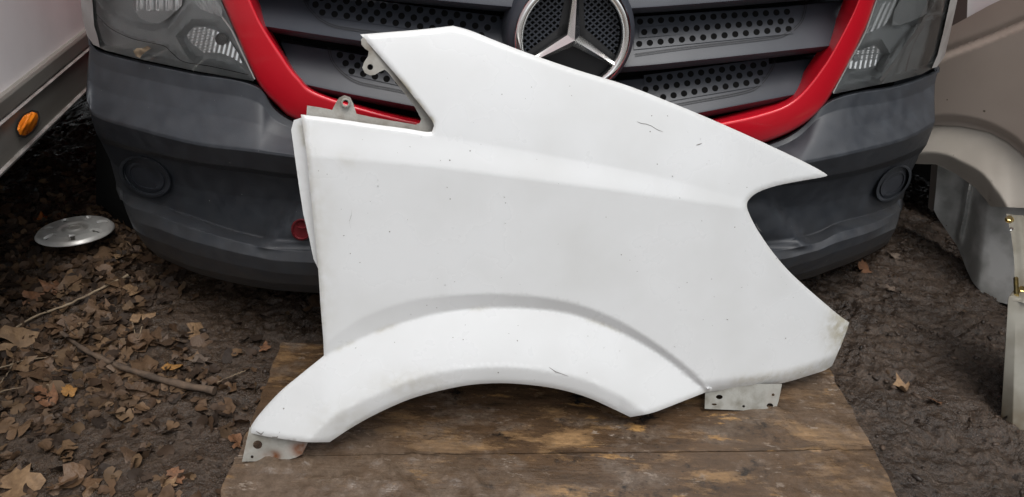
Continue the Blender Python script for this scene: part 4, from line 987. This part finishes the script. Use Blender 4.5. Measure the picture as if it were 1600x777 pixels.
obj('disc', vs, face_camera(vs, fs, hc + hn * 5), 'hubcap_metal', hub, 40, solid=.003)
a = np.linspace(0, 2 * math.pi, 40, endpoint=False)
tube('emblem_ring', H3(hr * .18 * np.cos(a), hr * .18 * np.sin(a), .0135 * hr / .115), .0018, 'hubcap_metal', hub, 6, True)
for k in range(7):
    a0 = k * 2 * math.pi / 7 + .35; r_ = np.array([.57, .57, .84, .84]); t_ = np.array([-.062, .062, .062, -.062]) / r_
    v = H3(hr * r_ * np.cos(a0 + t_), hr * r_ * np.sin(a0 + t_), np.interp(r_, [.4, .7, .92], [.020, .024, .014]) * hr / .115 - .009)
    obj('slot', v, face_camera(v, [(0, 1, 2, 3)], hc + hn * 5), 'hub_dark', hub)

# ================================================================== LEAVES, TWIGS
LOBE = [[.72, .90, 1.0, .88], [.86, .96, 1.0, .95], [.68, .82, 1.0, .78]]
def leaf_mesh(seed, lobes=5, detail=True):
    r = random.Random(seed); pts = []
    n = lobes * 4
    for i in range(n):
        a = math.pi * (-.92 + 1.84 * i / (n - 1)); ph = (i % 4)
        k = LOBE[seed % 3][ph] * r.uniform(.78, 1.14)
        k *= .62 + .38 * math.cos(a * .55)
        if r.random() < .13: k *= r.uniform(.4, .75)
        pts.append((k * math.cos(a), k * math.sin(a)))
    return pts
def leaf_geom(seed, curl, lobes=5):
    o = leaf_mesh(seed, lobes); r = random.Random(seed * 3 + 1)
    ph, k1, k2 = r.uniform(0, 6), r.uniform(.7, 1.4), r.uniform(1.5, 3)
    def z(x, y): return curl * (k1 * .5 * y * y + .22 * math.sin(k2 * 2 * x + ph) + .16 * math.sin(3.5 * y + ph * 2) + .25 * x * x * math.cos(ph))
    vs = [(0, 0, z(0, 0))]; n = len(o)
    for s in (.5, 1.0):
        for x, y in o: vs.append((x * s, y * s, z(x * s, y * s)))
    fs = [(0, 1 + i, 2 + i) for i in range(n - 1)] + [(1 + i, 1 + n + i, 2 + n + i, 2 + i) for i in range(n - 1)]
    return np.array(vs), fs
LEAFC = [(.098, .056, .031), (.140, .080, .042), (.070, .043, .027), (.165, .099, .053), (.052, .033, .022), (.115, .070, .042), (.185, .115, .062)]
mat('dead_leaf', (.105, .068, .042), .48, col2=(.045, .030, .021), vscale=4, vlo=.35, vhi=.7, rand=LEAFC, bump=.2, bscale=8, bdist=.02, spec=.3)
mat('litter', (.75, .75, .75), .7, col2=(.55, .55, .55), vscale=60, attr='tint', bump=.3, bscale=150, spec=.3)
for nm, c, c2 in (('leaf_orange', (.36, .105, .022), (.20, .06, .016)), ('leaf_tan', (.235, .150, .082), (.13, .08, .045)), ('leaf_ochre', (.30, .15, .042), (.17, .09, .03)), ('leaf_rust', (.185, .090, .046), (.10, .052, .03)), ('leaf_grey', (.15, .115, .09), (.09, .07, .055))):
    mat(nm, c, .6, col2=c2, vscale=3.5, vlo=.4, vhi=.7, bump=.2, bscale=8, bdist=.02, spec=.3)
LM = []
for s in range(18):
    v, f = leaf_geom(100 + s, .45 + .22 * (s % 4), 5 if s % 3 else 4)
    me = bpy.data.meshes.new('leaf'); me.from_pydata([tuple(x) for x in v], [], f); me.polygons.foreach_set('use_smooth', [True] * len(f)); me.materials.append(MATS['dead_leaf'])
    LM.append(me)
LMC = {}
def leaf(px, size, rot, m=None, label=None, group=None, shape=0, tx=0, ty=0, lift=.006, z=None, sx=1.0):
    p = G(px, 0)[0]
    if z is None:
        for _ in range(3): p = G(px, ground_z(np.array([p[0]]), np.array([p[1]]))[0] + lift)[0]
    else: p = G(px, z)[0]
    me = LM[shape % 18]
    if m:
        if (shape % 18, m) not in LMC:
            c = me.copy(); c.materials.clear(); c.materials.append(MATS[m]); LMC[(shape % 18, m)] = c
        me = LMC[(shape % 18, m)]
    o = bpy.data.objects.new('fallen_leaf', me); COL.objects.link(o); o.location = p; o.scale = (size, size * sx, size)
    o.rotation_euler = (tx, ty, rot); return tag(o, label, 'leaf', group)
special = [
 ((66, 344), .030, 1.2, 'leaf_orange', 'bright orange leaf behind the hubcap', 1, .9, .2),
 ((96, 338), .020, .4, 'leaf_rust', 'small rust brown leaf touching the far rim of the hubcap', 2, .6, .1),
 ((22, 538), .062, .3, 'leaf_tan', 'large pale tan leaf at the left edge of the picture', 3, .2, .15),
 ((66, 617), .040, .9, 'leaf_rust', 'reddish orange leaf beside a small yellow one, low on the left', 4, .1, .2),
 ((108, 614), .022, 1.9, 'leaf_ochre', 'small bright yellow orange leaf right of the reddish one', 5, .2, 0),
 ((80, 627), .030, 2.6, 'leaf_rust', 'brown orange leaf under the small yellow one', 7, -.1, .1),
 ((305, 521), .042, .7, 'leaf_tan', 'tan curled leaf in the shade in front of the grey bumper', 0, .3, .3),
 ((316, 567), .040, 2.2, 'leaf_grey', 'grey brown leaf beside the thin end of the long twig', 2, .35, .1),
 ((268, 575), .030, 1.4, 'leaf_ochre', 'greenish yellow leaf beside the long twig', 6, .1, .4),
 ((412, 544), .022, .2, 'leaf_rust', 'small reddish tan leaf beside the far corner of the board', 1, .1, 0),
 ((369, 692), .028, 1.0, 'leaf_rust', 'rust brown leaf touching the edge of the board beside the rusty bracket', 3, .3, .2),
 ((272, 744), .026, .5, 'leaf_rust', 'small rounded brown leaf on dark mud near the bottom left', 8, .2, .1),
 ((266, 757), .022, 2.4, 'leaf_tan', 'small tan leaf just below the rounded brown leaf', 4, .1, -.2),
 ((20, 765), .055, .2, 'leaf_tan', 'broad tan leaf in the bottom left corner', 5, .1, .1),
 ((220, 498), .040, 2.0, 'leaf_tan', 'pale tan leaf above the long twig near the bumper', 6, .35, .2),
 ((205, 455), .030, 1.2, 'leaf_tan', 'pale leaf under the grey bumper corner', 0, .3, .1),
 ((82, 452), .046, 1.7, 'leaf_rust', 'orange brown leaf just below the hubcap', 1, .35, .1),
 ((50, 470), .040, .6, 'leaf_rust', 'dull red brown leaf below and left of the hubcap', 3, .2, .2),
 ((190, 402), .030, 2.8, 'leaf_tan', 'flat tan leaf between the hubcap and the bumper', 2, .1, .05),
 ((1348, 421), .034, .8, 'leaf_rust', 'reddish brown leaf under the right corner of the bumper', 5, .45, .2),
 ((1394, 399), .030, .1, 'leaf_grey', 'flat grey brown leaf behind the reddish one under the bumper', 2, .0, .1),
 ((1412, 605), .030, 2.9, 'leaf_tan', 'lone yellowish tan leaf on the dark mud right of the board', 7, .25, .2),
 ((1462, 627), .024, 1.4, 'leaf_rust', 'small brown leaf half sunk in mud right of the lone tan leaf', 8, .2, .3),
 ((1390, 451), .026, .4, 'leaf_grey', 'dark brown leaf in the mud near the right corner of the bumper', 4, .0, .1),
]
for px, s, r, m, lab, sh, tx, ty in special: leaf(px, s * .88, r, m, lab, None, sh, tx, ty, lift=.008)
cnt = 0; rl = random.Random(5)
while cnt < 240:
    x, y = rl.uniform(-90, 420), rl.uniform(375, 800)
    edge = 455 - (y - 535) * .36
    if x > edge - 14 or (x > 215 and y < 480 + (x - 215) * .35) or (y < 395 and x < 60): continue
    dens_ = 1.0 if x < 230 else max(.12, 1 - (x - 230) / 150)
    if y > 620: dens_ *= .12 if x > 120 else .4
    if rl.random() > dens_: continue
    leaf((x, y), rl.choice((.016, .022, .028, .034, .044)) * rl.uniform(.85, 1.15) * (1 if x < 260 else .7), rl.uniform(0, 6.28), None, 'dull brown dead leaf matted into the litter left of the board', 'brown leaves in the litter', rl.randrange(18), rl.uniform(-.35, .35), rl.uniform(-.35, .35), lift=rl.uniform(-.003, .008), sx=rl.uniform(.7, 1.1)); cnt += 1
# fine litter: fragments nobody could count
lv, lf, lt = [], [], []
base = [leaf_geom(300 + s, .5, 3) for s in range(8)]
k = 0
for i in range(5200):
    if i < 4500:
        x = rl.gauss(-1.05, .34); y = rl.uniform(.80, 2.35)
        if x > -.45 - (y < 1.1) * .1 and rl.random() < .8: continue
    else: x = rl.uniform(-.7, 1.5); y = rl.uniform(.85, 2.4)
    if inpoly(np.array([[x, y]]), BOARD)[0]: continue
    if i < 4500 and ((x > -.84 and y > 1.30 and rl.random() < .85) or (y < 1.10 and rl.random() < .55)): continue
    v, f = base[i % 8]; s = rl.uniform(.005, .026) if i < 4500 else rl.uniform(.003, .009); a = rl.uniform(0, 6.28); b = rl.gauss(0, .5); c = rl.gauss(0, .5)
    Rm = np.array((Matrix.Rotation(a, 3, 'Z') @ Matrix.Rotation(b, 3, 'X') @ Matrix.Rotation(c, 3, 'Y')))
    lv.append((v * s) @ Rm.T); lf.append((f, x, y)); cc = np.array(rl.choice(LEAFC)) * rl.uniform(.5, 1.1) * (1 if i < 4500 else .45); lt.append(np.tile(cc, (len(v), 1)))
zz = ground_z(np.array([q[1] for q in lf]), np.array([q[2] for q in lf])); F_ = []
for j, (f, x, y) in enumerate(lf):
    lv[j] = lv[j] + np.array([x, y, zz[j] + .004 + .004 * random.random()])
    F_ += [tuple(i + k for i in q) for q in f]; k += len(lv[j])
lit = obj('leaf_litter', np.vstack(lv), F_, 'litter', None, 180, attrs={'tint': np.vstack(lt)})
tag(lit, 'fine brown leaf litter trodden into the mud', 'leaf litter', kind='stuff')
def twig(pts, r0, r1, m, label, name='twig', lift=.012):
    q = crom(np.array(pts, float), 24); p = G(q, 0)
    z = ground_z(p[:, 0], p[:, 1]); z = np.convolve(np.r_[z[:3], z, z[-3:]], np.ones(7) / 7, 'valid') + lift
    p = G(q, z); p = p + np.c_[np.zeros(24), np.zeros(24), (RNG.random(24) - .5) * .003]
    o = tube(name, p, np.linspace(r0, r1, 24) * (1 + .15 * np.sin(np.arange(24) * 1.7)), m, None, 7); return tag(o, label, 'twig')
twig([(96, 520), (130, 545), (165, 563), (210, 580), (265, 597), (335, 610)], .0045, .0085, 'twig_bark', 'long brown twig lying across the leaf litter', lift=.016)
twig([(20, 515), (60, 492), (100, 478), (150, 455), (200, 430)], .0022, .0034, 'dry_stem', 'thin pale stem slanting across the litter above the long twig')
twig([(0, 575), (40, 563), (90, 556)], .0018, .0012, 'dry_stem', 'thin straw at the left edge below the large tan leaf')
twig([(0, 600), (14, 580), (22, 562)], .0012, .0010, 'dry_stem', 'short upright straw at the left edge beside the thin straw')
twig([(340, 597), (362, 588), (384, 579)], .0014, .0009, 'dry_stem', 'thin pale straw just right of the end of the long twig')
twig([(0, 612), (40, 604), (80, 602), (110, 600)], .0014, .001, 'dry_stem', 'curved dry stem above the reddish orange leaf')
twig([(100, 500), (106, 512), (118, 524)], .0022, .0014, 'twig_bark', 'short dark twig crossing the far end of the long twig')
twig([(205, 497), (214, 528), (222, 510)], .0016, .001, 'dry_stem', 'bent straw beside the pale tan leaf above the long twig')

# ================================================================== MUD CLODS (crumbs of mud nobody could count)
mat('mud_clod', (.050, .033, .0225), .7, col2=(.026, .0175, .0125), vscale=40, rough2=.5, attr='tint', bump=.5, bscale=260, spec=.5)
bmi = bmesh.new(); bmesh.ops.create_icosphere(bmi, subdivisions=1, radius=1.0); bmi.verts.ensure_lookup_table(); bmi.verts.index_update()
icv = np.array([v.co[:] for v in bmi.verts]); icf = [[v.index for v in f.verts] for f in bmi.faces]; bmi.free()
n = 5500
cx = np.where(RNG.random(n) < .62, RNG.uniform(.55, 1.75, n), RNG.uniform(-1.5, -.38, n)); cy = RNG.uniform(.82, 2.2, n)
clump = fbm(cx * 9, cy * 9, 3, 71); keep = (RNG.random(n) < smooth(.35, .62, clump)) & ((cx > 0) | (cy < 1.25) | (RNG.random(n) < .3))
q = np.c_[cx, cy]; keep &= ~inpoly(q, BOARD); cx, cy = cx[keep], cy[keep]
cz = ground_z(cx, cy); n = len(cx)
sz = .0018 + .0050 * RNG.random(n) ** 2.6
jit = 1 + (RNG.random((n, len(icv), 1)) - .5) * .75
an = RNG.uniform(0, 6.28, n); ca, sa_ = np.cos(an), np.sin(an)
pv = icv[None] * jit * np.stack([sz * RNG.uniform(.8, 2.2, n), sz, sz * RNG.uniform(.45, .9, n)], 1)[:, None, :]
wx = pv[..., 0] * ca[:, None] - pv[..., 1] * sa_[:, None] + cx[:, None]; wy = pv[..., 0] * sa_[:, None] + pv[..., 1] * ca[:, None] + cy[:, None]; wz = pv[..., 2] + cz[:, None] + .001
tint = np.repeat(RNG.uniform(.45, 1.5, (n, 1)) * np.array([1.0, .97, .93]), len(icv), 0)
fcs = (np.array(icf)[None] + (np.arange(n) * len(icv))[:, None, None]).reshape(-1, 3)
cl = obj('mud_clods', np.stack([wx, wy, wz], -1).reshape(-1, 3), fcs, 'mud_clod', None, 180, attrs={'tint': tint})
tag(cl, 'small wet crumbs of mud scattered over the ground', 'mud', kind='stuff')
